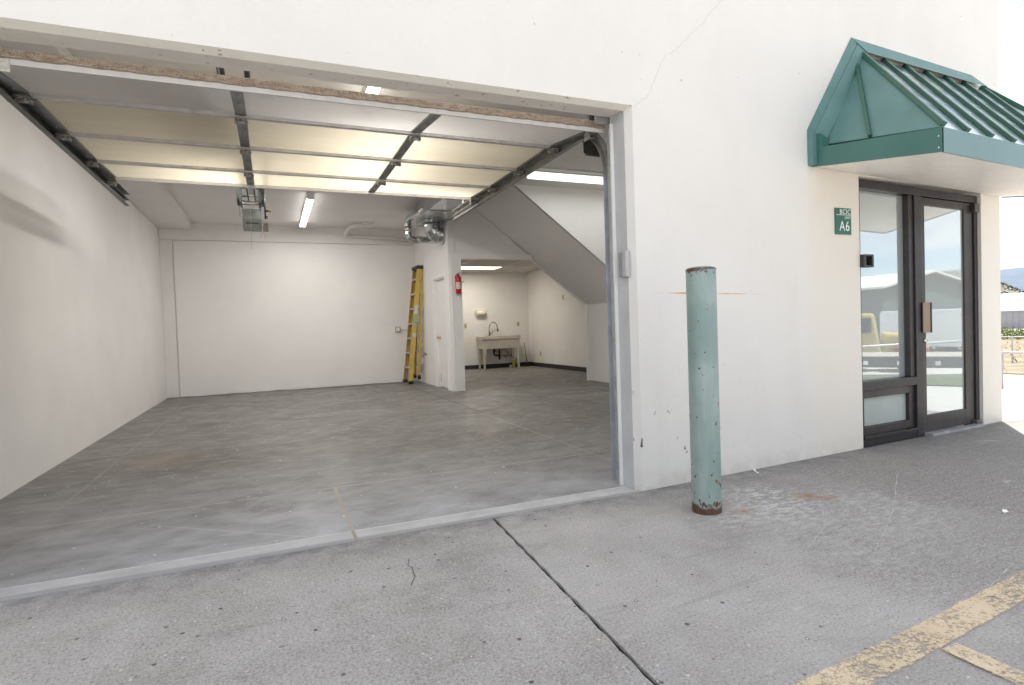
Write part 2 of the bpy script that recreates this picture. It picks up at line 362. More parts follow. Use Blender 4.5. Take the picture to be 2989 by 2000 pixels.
M['rail'] = mat_plain('silver section rail', (.56, .55, .54), .45, metal=.15, var=.2, scale=12)
M['raillight'] = mat_plain('bright aluminium edge', (.74, .725, .72), .5, metal=.1, var=.12, scale=12)
M['zinc'] = mat_plain('zinc hinge', (.42, .40, .375), .5, metal=.5, var=.45, scale=30)
M['duct'] = mat_plain('shiny sheet metal duct', (.55, .575, .58), .17, metal=1., var=.15, scale=3.5)
M['foil'] = mat_plain('wrinkled foil tape', (.68, .66, .63), .28, metal=.9, var=.3, scale=45, bumpk=1., bscale=60)
def mat_panel(name, c1, c2, trans=.86):
    m, nt, b = newmat(name)
    p = pos(nt)
    base = mixc(nt, ramp(nt, noise(nt, mapping(nt, p, (.4, 3, 1)), 3, 6, .65), .3, .7), c1, c2)
    sc_ = noise(nt, mapping(nt, p, (1.2, 9, 1), (0, 0, .15)), 4, 5, .7)
    base = mixc(nt, ramp(nt, sc_, .73, .77, 0, .6), base, tuple(min(1, x*1.13) for x in c2))
    s2 = noise(nt, mapping(nt, p, (1, 6, 1), (0, 0, .7)), 6, 4, .6)
    base = mixc(nt, ramp(nt, s2, .72, .76, 0, .35), base, (.48, .42, .33))
    setc(nt, b, base); b.inputs['Roughness'].default_value = .45
    bump(nt, b, noise(nt, mapping(nt, p, (1, 5, 1)), 9, 3), .08, .004)
    # thin fibreglass skins let the lamps above shine through
    tl = N(nt, 'ShaderNodeBsdfTranslucent'); nt.links.new(base, tl.inputs[0])
    ms = N(nt, 'ShaderNodeMixShader'); ms.inputs[0].default_value = trans
    nt.links.new(b.outputs[0], ms.inputs[1]); nt.links.new(tl.outputs[0], ms.inputs[2]); nt.links.new(ms.outputs[0], nt.nodes['Material Output'].inputs['Surface'])
    return m
M['panel'] = mat_panel('cream door panel', (.84, .80, .71), (.89, .855, .775))
M['panelw'] = mat_panel('off white door panel', (.89, .88, .875), (.92, .915, .91), .9)
def mat_seal():
    m, nt, b = newmat('matted brown weather seal')
    p = pos(nt)
    base = mixc(nt, ramp(nt, noise(nt, mapping(nt, p, (1, 3, 3)), 22, 6, .7), .36, .62), (.27, .165, .10), (.55, .46, .37))
    base = mixc(nt, ramp(nt, noise(nt, p, 160, 3, .7), .42, .62, 0, .6), base, (.66, .60, .53))
    setc(nt, b, base); b.inputs['Roughness'].default_value = .9
    bump(nt, b, noise(nt, p, 130, 3, .7), 1., .012)
    return m
M['seal'] = mat_seal()
M['yellow'] = mat_plain('yellow fibreglass', (.62, .445, .095), .45, var=.16, scale=11)
M['yellowdk'] = mat_plain('yellow fibreglass with painted shade', (.52, .36, .075), .5, var=.18, scale=11)  # darker copy of the yellow: shade painted onto the far rails
M['alu'] = mat_plain('scuffed aluminium', (.52, .50, .49), .4, metal=.5, var=.2, scale=20)
M['black'] = mat_plain('black plastic', (.022, .022, .024), .45, var=.3, scale=20)
M['blackdust'] = mat_plain('dusty black plastic', (.028, .027, .026), .6, var=.6, scale=45)
M['sticker'] = mat_plain('worn white sticker', (.68, .66, .60), .6, var=.35, scale=60)
M['stickergreen'] = mat_plain('worn green sticker', (.36, .48, .34), .6, var=.5, scale=60)
M['red'] = mat_plain('red enamel', (.50, .018, .022), .25, var=.06, scale=8)
M['opener'] = mat_plain('grey green motor housing', (.36, .39, .37), .5, var=.1, scale=9)
M['sinkm'] = mat_plain('off white sink resin', (.60, .565, .50), .45, var=.10, scale=9, bumpk=.08)
M['nickel'] = mat_plain('brushed nickel', (.40, .34, .29), .28, metal=1., var=.15, scale=20)
M['pvc'] = mat_plain('painted white pipe', (.78, .75, .73), .45, var=.05, scale=9)
M['almond'] = mat_plain('almond wall plate', (.50, .43, .30), .4, var=.06, scale=20)
M['plateface'] = mat_plain('dark almond switch', (.33, .28, .19), .4, var=.06, scale=20)
M['greybox'] = mat_plain('grey plastic box', (.46, .46, .455), .5, var=.05, scale=20)
M['greyboxd'] = mat_plain('grey plastic box back', (.30, .30, .31), .5, var=.08, scale=20)
M['paper'] = mat_plain('paper', (.82, .76, .64), .9, var=.05, scale=30, bumpk=.2)
M['bottle_y'] = mat_plain('yellow bottle', (.55, .46, .03), .3, var=.2, scale=30)
M['bottle_b'] = mat_plain('pale and blue bottle', (.10, .13, .22), .3, var=.5, scale=30)
M['bottle_c'] = mat_plain('clear pale plastic', (.42, .45, .42), .25, var=.2, scale=30)
M['purple'] = mat_plain('purple cap', (.07, .04, .10), .4)
M['wood'] = mat_plain('brown wood', (.33, .17, .10), .6, var=.3, scale=9, stretch=(8, 8, .6))
M['copper'] = mat_plain('dull valve metal', (.20, .17, .15), .35, metal=.8, var=.3, scale=40)
M['fixture'] = mat_plain('white light fixture', (.80, .80, .77), .4, var=.03)
M['tube'] = mat_emit('lit fluorescent tube', (1, .96, .90), 4)
M['tubedim'] = mat_emit('lit fluorescent lens', (.97, 1, .92), .8)
M['troffer'] = mat_emit('lit ceiling panel', (1, .90, .72), 1.5)
M['crack'] = mat_plain('hairline crack', (.61, .585, .54), .8, var=.3, scale=30)
M['crackdk'] = mat_plain('dark paving crack', (.06, .06, .065), .9, var=.4, scale=30)
M['orange'] = mat_plain('orange rub mark', (.72, .43, .16), .7, var=.15, scale=14)
M['roofing'] = mat_plain('roofing', (.25, .24, .23), .9)
M['grass_dry'] = mat_plain('dry field grass', (.235, .19, .115), .9, var=.45, scale=.8)
M['weed'] = mat_plain('green weeds', (.16, .22, .06), .8, var=.5, scale=2)
M['shedwall'] = mat_plain('grey metal siding', (.33, .33, .35), .5, var=.08, scale=.3)
M['shedlight'] = mat_plain('translucent siding band', (.62, .59, .50), .5, var=.1, scale=.3)
M['shedroof'] = mat_plain('white metal roof', (.78, .78, .77), .4, var=.04, scale=.2)
M['shedgreen'] = mat_plain('grey green metal siding', (.135, .165, .155), .5, var=.1, scale=.2)
M['hill'] = mat_plain('scrub hillside', (.21, .20, .155), .9, var=.35, scale=.03)
M['mount'] = mat_plain('forested far mountains with painted haze', (.10, .14, .19), .9, var=.12, scale=.003)  # bluish base colour stands in for the haze of distance
M['scrub'] = mat_plain('juniper scrub', (.085, .105, .075), .9, var=.4, scale=.3)
M['truckyel'] = mat_plain('faded yellow cab paint', (.55, .44, .17), .35, var=.1)
M['tyre'] = mat_plain('black tyre', (.02, .02, .02), .8)
M['darksteel'] = mat_plain('dark chassis steel', (.06, .06, .062), .6, var=.3)
M['deck'] = mat_plain('weathered deck boards', (.40, .36, .30), .8, var=.25, scale=3)
M['redpaint'] = mat_plain('dull red paint', (.25, .05, .035), .5)
M['rvwhite'] = mat_plain('white trailer skin', (.75, .75, .74), .35, var=.04)
M['darkglass'] = mat_plain('dark vehicle glass', (.02, .025, .03), .1)
M['cable'] = mat_plain('cable', (.05, .05, .05), .6)
M['post'] = mat_plain('galvanised fence pipe', (.46, .46, .455), .45, metal=.4, var=.1)

# ------------------------------------------------------------------ mesh helper
BASE = {}
class MB:
    def __init__(s): s.v = []; s.f = []; s.sm = []
    def add(s, vs, fs, smooth=False):
        o = len(s.v); s.v += [tuple(v) for v in vs]; s.f += [tuple(o+i for i in f) for f in fs]; s.sm += [smooth]*len(fs); return s
    def box(s, x0, x1, y0, y1, z0, z1):
        return s.add([(x0,y0,z0),(x1,y0,z0),(x1,y1,z0),(x0,y1,z0),(x0,y0,z1),(x1,y0,z1),(x1,y1,z1),(x0,y1,z1)],
                     [(0,3,2,1),(4,5,6,7),(0,1,5,4),(1,2,6,5),(2,3,7,6),(3,0,4,7)])
    def hexa(s, p):     # 8 points, box order
        return s.add(p, [(0,3,2,1),(4,5,6,7),(0,1,5,4),(1,2,6,5),(2,3,7,6),(3,0,4,7)])
    def bar(s, a, b, wd, ht, upv=(0,0,1)):
        a, b = Vector(a), Vector(b); d = (b-a).normalized(); u = Vector(upv); x = d.cross(u)
        if x.length < 1e-4: x = d.cross(Vector((1,0,0)))
        x.normalize(); u = x.cross(d).normalized(); x *= wd/2; u *= ht/2
        return s.hexa([a-x-u, a+x-u, b+x-u, b-x-u, a-x+u, a+x+u, b+x+u, b-x+u])
    def tube(s, pts, r, n=12, cap=True, smooth=True):
        pts = [Vector(p) for p in pts]; rs = r if isinstance(r, (list, tuple)) else [r]*len(pts)
        prev = None; vs = []
        for i, p in enumerate(pts):
            d = (pts[min(i+1, len(pts)-1)] - pts[max(i-1, 0)])
            if d.length < 1e-9: d = Vector((0,0,1))
            d.normalize()
            if prev is None:
                x = d.cross(Vector((0,0,1)))
                if x.length < 1e-3: x = Vector((1,0,0))
            else: x = prev - d*prev.dot(d)
            x.normalize(); prev = x; y = d.cross(x)
            for k in range(n):
                a = 2*math.pi*k/n; vs.append(p + (x*math.cos(a)+y*math.sin(a))*rs[i])
        fs = [(i*n+k, i*n+(k+1)%n, (i+1)*n+(k+1)%n, (i+1)*n+k) for i in range(len(pts)-1) for k in range(n)]
        s.add(vs, fs, smooth)
        if cap:
            o = len(s.v)-len(vs)
            s.f.append(tuple(o+k for k in range(n))[::-1]); s.sm.append(False)
            s.f.append(tuple(o+(len(pts)-1)*n+k for k in range(n))); s.sm.append(False)
        return s
    def lathe(s, c, prof, n=24, axis='z', smooth=True):
        vs = []
        for (r, h) in prof:
            for k in range(n):
                a = 2*math.pi*k/n; u, v = r*math.cos(a), r*math.sin(a)
                q = {'z': (u, v, h), 'x': (h, u, v), 'y': (v, h, u)}[axis]
                vs.append((c[0]+q[0], c[1]+q[1], c[2]+q[2]))
        m = len(prof)
        fs = [(i*n+k, i*n+(k+1)%n, (i+1)*n+(k+1)%n, (i+1)*n+k) for i in range(m-1) for k in range(n)]
        return s.add(vs, fs, smooth)
    def prism(s, poly, ax, a, b):
        """polygon of 2D points extruded along axis ax from a to b"""
        def P(p, h): return {'x': (h, p[0], p[1]), 'y': (p[0], h, p[1]), 'z': (p[0], p[1], h)}[ax]
        n = len(poly); vs = [P(p, a) for p in poly] + [P(p, b) for p in poly]
        fs = [tuple(range(n))[::-1], tuple(range(n, 2*n))] + [(i, (i+1) % n, n+(i+1) % n, n+i) for i in range(n)]
        return s.add(vs, fs)
    def build(s, name, mat, parent=None, bevel=0, seg=2, label=None):
        me = bpy.data.meshes.new(name)
        b = BASE.get(parent.name if parent else '', Vector((0,0,0))) if parent else Vector((0,0,0))
        me.from_pydata([tuple(Vector(v)-b) for v in s.v], [], s.f)
        me.materials.append(mat)
        for p, f in zip(me.polygons, s.sm): p.use_smooth = f
        bm_fix(me)
        o = bpy.data.objects.new(name, me); col.objects.link(o)
        if parent: o.parent = parent; BASE[o.name] = b
        if bevel:
            m = o.modifiers.new('bevel', 'BEVEL'); m.width = bevel; m.segments = seg; m.limit_method = 'ANGLE'; m.angle_limit = R(40)
        if label: o['label'] = label
        return o
import bmesh
def bm_fix(me):
    bm = bmesh.new(); bm.from_mesh(me); bmesh.ops.recalc_face_normals(bm, faces=bm.faces); bm.to_mesh(me); bm.free()
def thing(name, label, cat, loc, group=None):
    o = bpy.data.objects.new(name, None); col.objects.link(o); o.location = loc; o.empty_display_size = .1
    BASE[o.name] = Vector(loc); tag(o, label, cat, group); return o
def tag(o, label, cat, group=None):
    o['label'] = label; o['category'] = cat
    if group: o['group'] = group
    return o
def struct(o): o['kind'] = 'structure'; return o
def B(x0, x1, y0, y1, z0, z1): return MB().box(x0, x1, y0, y1, z0, z1)

# ------------------------------------------------------------------ ground
def gz(x, y=0):
    t = max(0, x-2.17)
    return .0195*t if x < 6.3 else .08 - .088*(min(x, 17)-6.3)
def slab(x0, x1, y0, y1, z0=-.12, nx=1):
    mb = MB()
    xs = [x0+(x1-x0)*i/nx for i in range(nx+1)]
    for a, b in zip(xs, xs[1:]):
        mb.hexa([(a,y0,z0),(b,y0,z0),(b,y1,z0),(a,y1,z0),(a,y0,gz(a)),(b,y0,gz(b)),(b,y1,gz(b)),(a,y1,gz(a))])
    return mb
pav = MB()
def top_quad(mb, pts, z=0.0): mb.add([(x, y, gz(x)+z) for x, y in pts], [tuple(range(len(pts)))])
JX = lambda y: 1.1365 - (3.035-y)*.0635      # control joint, nearly square to the wall
jw = .0075
ys = [3.1075, 2.0, 1.0, 0, -1.2, -2.6]
def rag(y, k): return .0022*math.sin(y*37+k)+.002*math.sin(y*83+2*k)
yy = [3.03-i*.05 for i in range(113)]
left = [(-9, 3.1075), (1.1365-jw, 3.1075)] + [(JX(y)-jw+rag(y, 1), y) for y in yy] + [(-9, -2.6)]
pv = MB(); pv.prism(left, 'z', -.12, -.002)
rp = [(1.1365+jw, 3.1075)] + [(JX(y)+jw+rag(y, 4), y) for y in yy]
# right slab follows the gentle fall of the yard
q = rp + [(2.17, -2.6), (2.17, 3.1075)]
pv.prism(q, 'z', -.12, 0)
pv.hexa([(2.17,-2.6,-.12),(6.3,-2.6,-.12),(6.3,3.1075,-.12),(2.17,3.1075,-.12),(2.17,-2.6,0),(6.3,-2.6,gz(6.29)),(6.3,3.1075,gz(6.29)),(2.17,3.1075,0)])
pavement = struct(pv.build('pavement', M['apron']))
struct(MB().prism([(JX(3.1)-.03, 3.1), (JX(3.1)+.03, 3.1), (JX(-2.6)+.03, -2.6), (JX(-2.6)-.03, -2.6)], 'z', -.1, -.014).build('joint', M['joint'], pavement))
# hairline crack in the left slab
cr = MB(); cp = [(.565, 2.725), (.555, 2.68), (.545, 2.66), (.56, 2.62), (.55, 2.57), (.548, 2.52), (.528, 2.48), (.512, 2.44)]
for (a, b_) in zip(cp, cp[1:]): cr.add([(a[0]-.0018, a[1], .0008), (a[0]+.0018, a[1], .0008), (b_[0]+.0018, b_[1], .0008), (b_[0]-.0018, b_[1], .0008)], [(0,1,2,3)])
struct(cr.build('crack', M['crackdk'], pavement))
# pale scratches swept into the right slab
M['scratch'] = mat_plain('pale scratch in concrete', (.46, .445, .43), .8, var=.35, scale=25)
for pts_ in ([(3.86, 2.55), (3.47, 2.305), (3.10, 2.08), (2.78, 1.905), (2.50, 1.77)], [(2.85, 1.41), (2.56, 1.34), (2.33, 1.28)], [(2.2, 1.9), (2.6, 2.1), (2.9, 2.35)]):
    sm_ = MB(); Q = []
    for a, b_ in zip(pts_, pts_[1:]):
        for k in range(8): Q.append((a[0]+(b_[0]-a[0])*k/8+random.uniform(-.004, .004), a[1]+(b_[1]-a[1])*k/8+random.uniform(-.004, .004)))
    for i, (a, b_) in enumerate(zip(Q, Q[1:])):
        h_ = .0035*abs(math.sin(i*.9+.3))+.0007
        sm_.add([(a[0], a[1]-h_, gz(a[0])+.0015), (a[0], a[1]+h_, gz(a[0])+.0015), (b_[0], b_[1]+h_, gz(b_[0])+.0015), (b_[0], b_[1]-h_, gz(b_[0])+.0015)], [(0,1,2,3)])
    struct(sm_.build('scratch', M['scratch'], pavement))
# painted lines
pl = MB()
def strip(mb, a, b, wd, n=10, z=.004):
    a, b = Vector((a[0], a[1], 0)), Vector((b[0], b[1], 0)); d = (b-a); s = Vector((-d.y, d.x, 0)).normalized()*wd/2
    for i in range(n):
        p, q_ = a+d*i/n, a+d*(i+1)/n
        mb.add([(v.x, v.y, gz(v.x)+z) for v in (p+s, p-s, q_-s, q_+s)], [(0,1,2,3)])
strip(pl, LA, LB, .145, 20)
struct(pl.build('parking_line', M['line'], pavement))
pl = MB(); strip(pl, LC, LD, .104, 16, .0065); struct(pl.build('parking_line', M['line2'], pavement))
# sunlit yard beyond the pavement slabs: one sheet out to the horizon
lot = MB()
gx = [-4000, -200, -60, -20, -9, -4, 0, 3, 6.3, 9, 12, 15, 17, 30, 60, 150, 400, 1200, 5000]
gy = [-4000, -600, -200, -80, -40, -20, -10, -5, -2.6, 3.1, 8, 15, 25, 45, 90, 200, 600, 1500, 5000]
def lz(x, y):
    z = gz(x) if x > 6.3 else .0
    r = math.hypot(x, y)
    if x > 17: z += -.016*(min(x, 150)-17)
    return z - .012
for i in range(len(gx)-1):
    for j in range(len(gy)-1):
        if -9 <= gx[i] < 6.3 and -2.6 <= gy[j] < 15: continue
        c = [(gx[i], gy[j]), (gx[i+1], gy[j]), (gx[i+1], gy[j+1]), (gx[i], gy[j+1])]
        lot.add([(a, b_, lz(a, b_)) for a, b_ in c], [(0,1,2,3)])
# yard edge meets the slabs
struct(lot.build('yard', M['lot']))

# ------------------------------------------------------------------ building
Y0, Y1, ZT = 3.1075, 3.304, 7.6
bld = thing('industrial_building', 'white painted concrete industrial building with a large open vehicle bay', 'building', (2, 8, 0))
def grid_wall(xs, zs, holes, y0, y1, ch):
    """front wall with openings; chamfered edge of width ch on the holes listed with chamfer"""
    mb = MB()
    def inh(a, b, hs): return any(h[0]-1e-6 <= a and b[0] <= h[1]+1e-6 and h[2]-1e-6 <= b[1] and b[2] <= h[3]+1e-6 for h in hs)
    for i in range(len(xs)-1):
        for j in range(len(zs)-1):
            c = (xs[i]+xs[i+1])/2, (zs[j]+zs[j+1])/2
            if any(h[0] < c[0] < h[1] and h[2] < c[1] < h[3] for h in holes): continue
            for y in (y0, y1): mb.add([(xs[i],y,zs[j]),(xs[i+1],y,zs[j]),(xs[i+1],y,zs[j+1]),(xs[i],y,zs[j+1])], [(0,1,2,3)])
    return mb
OX0, OX1, OZ = -1.27, 2.165, 2.475          # vehicle opening
SX0, SX1, SZ = 4.30, 5.885, 2.19           # storefront opening
c, cz_, ZBK = .03, .020, 2.489
mb = MB()
# front face with a chamfer round the opening
def quad(mb, *p): mb.add(p, [tuple(range(len(p)))])
def fr(x0, x1, z0, z1): quad(mb, (x0,Y0,z0),(x1,Y0,z0),(x1,Y0,z1),(x0,Y0,z1))
zb = -.1
ZO, YC = OZ+cz_, Y0+.052
fr(-9, OX0-c, zb, ZO); fr(-9, OX0-c, ZO, ZT)
fr(OX0-c, OX1+c, ZO, ZT)
fr(OX1+c, SX0, zb, SZ); fr(OX1+c, SX0, SZ, ZO); fr(OX1+c, SX0, ZO, ZT)
fr(SX0, SX1, SZ, ZO); fr(SX0, SX1, ZO, ZT); fr(SX0, SX1, zb, 0.0)
fr(SX1, 6.17, zb, SZ); fr(SX1, 6.17, SZ, ZO); fr(SX1, 6.17, ZO, ZT)
# storefront returns
quad(mb, (SX0,Y0,0),(SX0,Y1,0),(SX0,Y1,SZ),(SX0,Y0,SZ)); quad(mb, (SX1,Y0,0),(SX1,Y1,0),(SX1,Y1,SZ),(SX1,Y0,SZ)); quad(mb, (SX0,Y0,SZ),(SX1,Y0,SZ),(SX1,Y1,SZ),(SX0,Y1,SZ))
# jambs
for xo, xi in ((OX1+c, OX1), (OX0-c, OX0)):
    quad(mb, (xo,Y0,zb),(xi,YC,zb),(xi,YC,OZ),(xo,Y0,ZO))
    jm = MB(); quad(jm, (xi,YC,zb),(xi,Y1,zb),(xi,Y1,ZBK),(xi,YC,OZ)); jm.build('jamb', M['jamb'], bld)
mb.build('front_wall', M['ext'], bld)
lb = MB()
quad(lb, (OX0-c,Y0,ZO),(OX0,YC,OZ),(OX1,YC,OZ),(OX1+c,Y0,ZO)); quad(lb, (OX0,YC,OZ),(OX0,Y1,ZBK),(OX1,Y1,ZBK),(OX1,YC,OZ))
lb.build('lintel', M['lintel'], bld)
# inner face of the front wall, roof and outer shell
ib = MB()
for (x0, x1, z0, z1) in ((-1.9, OX0-.001, zb, ZBK), (-1.9, 6.1, ZBK+.001, 3.3), (OX1+.001, SX0, zb, ZBK), (SX1, 6.1, zb, ZBK), (SX0, SX1, SZ, ZBK)):
    ib.box(x0, x1, Y1-.001, Y1+.02, z0, z1)
ib.build('inner_front_wall', M['int'], bld)
sh = MB()
sh.box(-9, -8.8, Y0+.003, 15.2, zb, ZT-.003); sh.box(5.98, 6.17, Y0+.003, 8.1, zb, ZT-.003); sh.box(6.0, 7.1, 8.1, 8.25, zb, ZT-.003); sh.box(6.9, 7.1, 8.25, 15.2, zb, ZT-.003); sh.box(-8.8, 6.9, 15.0, 15.2, zb, ZT-.003)
sh.build('outer_wall', M['ext'], bld)
B(-9.02, 6.19, Y0-.02, 15.22, ZT, ZT+.12).build('roof', M['roofing'], bld)
# rooms
XL, XP, YB, ZC = -1.826, 2.926, 12.23, 3.25
B(-2.0, XL, Y1+.02, YB+.1, zb, 3.4).build('left_wall', M['int'], bld)
bw = MB(); bw.box(XL, XP, YB+.03, YB+.15, zb, 3.4); bw.build('back_wall', M['int'], bld)
bp = MB()
n = 40
edge = [(-1.60+4.525*i/n, .014+.006*math.sin(i*1.7)+random.uniform(-.006, .007)) for i in range(n+1)]
bp.prism(edge + [(XP-.002, 2.925), (-1.60, 2.925)], 'y', YB, YB+.029)
bp.build('back_panel', M['int2'], bld)
B(XL+.002, -1.622, YB-.004, YB+.029, .012, 2.925).build('corner_board', M['int'], bld)
B(XL+.002, XP-.002, YB-.012, YB+.029, 2.935, 3.4).build('upper_panel', M['int'], bld)
B(-2.0, 6.1, Y1+.02, 9.74, ZC, ZC+.1).build('ceiling', M['ceil'], bld)
B(-2.0, XP+.1, 9.741, YB+.1, ZC, ZC+.1).build('ceiling', M['ceil'], bld)
B(XL+.001, -1.283, 3.33, YB-.013, 3.135, ZC-.001).build('beam', M['ceil'], bld)
# closet partition with a door opening, corner post
DY0, DY1, DZ = 9.985, 10.70, 2.045
pw = MB()
pw.box(XP, XP+.12, DY1+.09, YB+.1, zb, 3.4); pw.box(XP, XP+.12, 9.741, DY0-.0, zb, 3.4); pw.box(XP, XP+.12, DY0, DY1+.09, DZ+.0, 3.4)
pw.box(3.0, 3.12, YB+.15, 15.0, zb, 3.4)
pw.build('partition_wall', M['int'], bld)
sl = lambda x: 3.253 - (x-3.44)*.7605
# wall with the sloped cut beside the stair
st = MB()
st.prism([(XP+.125, 2.40), (4.52, 2.40), (3.44, sl(3.44)-.003), (XP+.125, 3.245)], 'y', 9.742, 9.86)
st.build('stair_wall', M['int'], bld)
B(2.955, 4.545, 9.728, 9.865, 2.345, 2.44).build('header_trim', M['whitegloss'], bld)
B(2.94, 4.36, 9.733, 9.742, 2.575, 2.585).build('trim_strip', M['int'], bld)
B(XP+.03, 3.149, 9.715, 9.87, 0, 2.345).build('corner_post', M['whitegloss'], bld)
B(3.15, 3.155, 9.87, 9.9, 0, 2.345).build('post_edge', M['whitegloss'], bld)
# stair: sloped underside, side wall above, low end panel
ss = MB()
ss.hexa([(3.42,8.0,sl(3.42)),(5.76,8.0,sl(5.76)),(5.76,9.87,sl(5.76)),(3.42,9.87,sl(3.42)),(3.42,8.0,sl(3.42)+.1),(5.76,8.0,sl(5.76)+.1),(5.76,9.87,sl(5.76)+.1),(3.42,9.87,sl(3.42)+.1)])
ss.build('stair_soffit', M['int2'], bld)
sb = MB(); sb.prism([(3.45, sl(3.45)+.012), (5.762, sl(5.762)+.012), (5.762, .0), (6.0, .0), (6.0, 3.249), (3.45, 3.249)], 'y', 7.97, 7.999)
sb.build('stair_side_wall', M['int2'], bld)
B(5.765, 5.82, 8.0, 9.80, 0, sl(5.765)+.05).build('stair_end_panel', M['int'], bld)
B(5.72, 5.78, 9.80, 9.87, 0, sl(5.76)+.02).build('panel_post', M['whitegloss'], bld)
tb = MB(); tb.bar((4.54, 9.885, sl(4.54)-.012), (5.75, 9.885, sl(5.75)-.012), .03, .03); tb.build('slope_trim', M['whitegloss'], bld)
# sink room
B(3.0, 6.86, 14.75, 14.85, zb, 2.8).build('sink_room_wall', M['int'], bld)
B(6.72, 6.86, 9.87, 14.75, zb, 2.8).build('sink_side_wall', M['int'], bld)
B(5.83, 6.9, 9.75, 9.865, zb, 2.8).build('closing_wall', M['int'], bld)
B(3.125, 6.72, 9.87, 14.75, 2.622, 2.72).build('tile_ceiling', M['ceil_tile'], bld)
tg = MB()
for x in (4.2, 5.42, 6.1): tg.box(x-.012, x+.012, 9.88, 14.74, 2.616, 2.6225)
for y in (10.6, 11.82, 13.04, 14.26): tg.box(3.13, 6.71, y-.012, y+.012, 2.615, 2.6215)
tg.build('ceiling_grid', M['trimw'], bld)
B(3.13, 6.705, 14.735, 14.75, .0, .105).build('baseboard', M['black_base'], bld)
B(6.705, 6.72, 9.88, 14.735, .0, .105).build('baseboard', M['black_base'], bld)
# wall marks: crack above the opening corner and orange rub line
ck = MB()
pts = [(2.966, 3.305), (2.87, 3.215), (2.79, 3.115), (2.70, 3.045), (2.62, 2.965), (2.555, 2.90), (2.46, 2.845), (2.41, 2.755), (2.365, 2.665), (2.345, 2.60), (2.285, 2.545), (2.205, 2.485)]
pp = []
for a, b_ in zip(pts, pts[1:]):
    for k in range(5):
        t = k/5; pp.append((a[0]+(b_[0]-a[0])*t+random.uniform(-.007, .007), a[1]+(b_[1]-a[1])*t+random.uniform(-.007, .007)))
pp.append(pts[-1])
up_ = [(3.25, 3.62), (3.14, 3.48), (3.03, 3.37)]
pp = up_ + pp
for i, (a, b_) in enumerate(zip(pp, pp[1:])):
    w_ = .0008
    ck.add([(a[0]-w_, Y0-.0015, a[1]+w_), (a[0]+w_, Y0-.0015, a[1]-w_), (b_[0]+w_, Y0-.0015, b_[1]-w_), (b_[0]-w_, Y0-.0015, b_[1]+w_)], [(0,1,2,3)])
ck.build('crack', M['crack'], bld)
om = MB()
def wiggle(x0, x1, z0, z1, hw, n=24):
    for i in range(n):
        a, b_ = x0+(x1-x0)*i/n, x0+(x1-x0)*(i+1)/n
        f = lambda t: hw*(.45+.55*abs(math.sin(t*19)))*min(1, (t-x0+.02)/.12, (x1-t+.02)/.2)
        za, zb_ = z0+(z1-z0)*(a-x0)/(x1-x0), z0+(z1-z0)*(b_-x0)/(x1-x0)
        om.add([(a, Y0-.0015, za-f(a)), (b_, Y0-.0015, zb_-f(b_)), (b_, Y0-.0015, zb_+f(b_)), (a, Y0-.0015, za+f(a))], [(0,1,2,3)])
wiggle(2.43, 2.86, 1.291, 1.284, .0055); wiggle(2.86, 3.14, 1.283, 1.278, .0045); wiggle(2.32, 2.43, 1.292, 1.291, .0015); wiggle(3.14, 3.27, 1.277, 1.273, .0015)
om.build('rub_mark', M['orange'], bld)

# floor and threshold
fl = MB(); fl.box(XL-.05, 6.9, 3.27, 15.0, -.1, 0.0)
struct(fl.build('floor', M['floor']))
th = MB()
th.hexa([(OX0-.02,Y0-.012,-.1),(OX1+.0,Y0-.012,-.1),(OX1+.0,3.2695,-.1),(OX0-.02,3.2695,-.1),(OX0-.02,Y0-.012,.012),(OX1+.0,Y0-.012,.004),(OX1+.0,3.2695,.0015),(OX0-.02,3.2695,.0015)])
struct(th.build('threshold', M['sill'], None, .006))

# ------------------------------------------------------------------ overhead door
door = thing('overhead_door', 'open overhead sectional door with cream panels and grey metal stiles', 'garage door', (.44, 3.42, 2.45))
ys_ = [3.42, 4.10, 4.785, 5.46, 6.07]
zs_ = [2.452, 2.530, 2.532, 2.535, 2.555]
DX0, DX1 = -1.275, 2.165
for i in range(4):
    y0, y1, z0, z1 = ys_[i]+.002, ys_[i+1]-.002, zs_[i], zs_[i+1]
    p = MB(); p.hexa([(DX0,y0,z0),(DX1,y0,z0),(DX1,y1,z1),(DX0,y1,z1),(DX0,y0,z0+.042),(DX1,y0,z0+.042),(DX1,y1,z1+.042),(DX0,y1,z1+.042)])
    p.build('panel', M['panelw'] if i == 0 else M['panel'], door)
for i in range(1, 4):
    y, z = ys_[i], zs_[i]
    MB().box(DX0+.07, DX1-.07, y-.016, y+.020, z-.022, z-.0008).build('section_rail', M['rail'], door)
MB().box(DX0+.05, DX1-.05, 6.045, 6.066, 2.525, 2.5525).build('top_rail', M['raillight'], door)
# bottom edge of the leaf: bright angle, brown seal
MB().hexa([(DX0,3.405,2.413),(DX1,3.405,2.413),(DX1,3.46,2.428),(DX0,3.46,2.428),(DX0,3.405,2.484),(DX1,3.405,2.484),(DX1,3.4185,2.484),(DX0,3.4185,2.484)]).build('bottom_rail', M['raillight'], door)
se = MB(); n = 170
for i in range(n):
    a, b_ = DX0+(DX1-DX0)*i/n, DX0+(DX1-DX0)*(i+1)/n
    t = lambda x, s: .004*math.sin(x*31+s)+.003*math.sin(x*77+s*2)
    se.hexa([(a,3.385+t(a,1)*.4,2.440+t(a,2)*.4),(b_,3.385+t(b_,1)*.4,2.440+t(b_,2)*.4),(b_,3.404,2.440+t(b_,2)*.4),(a,3.404,2.440+t(a,2)*.4),(a,3.385,2.476+t(a,5)*.3),(b_,3.385,2.476+t(b_,5)*.3),(b_,3.404,2.478),(a,3.404,2.478)])
se.build('weather_seal', M['seal'], door)
stx = [(-1.275, -1.205), (-.152, -.087), (.985, 1.050), (2.098, 2.165)]
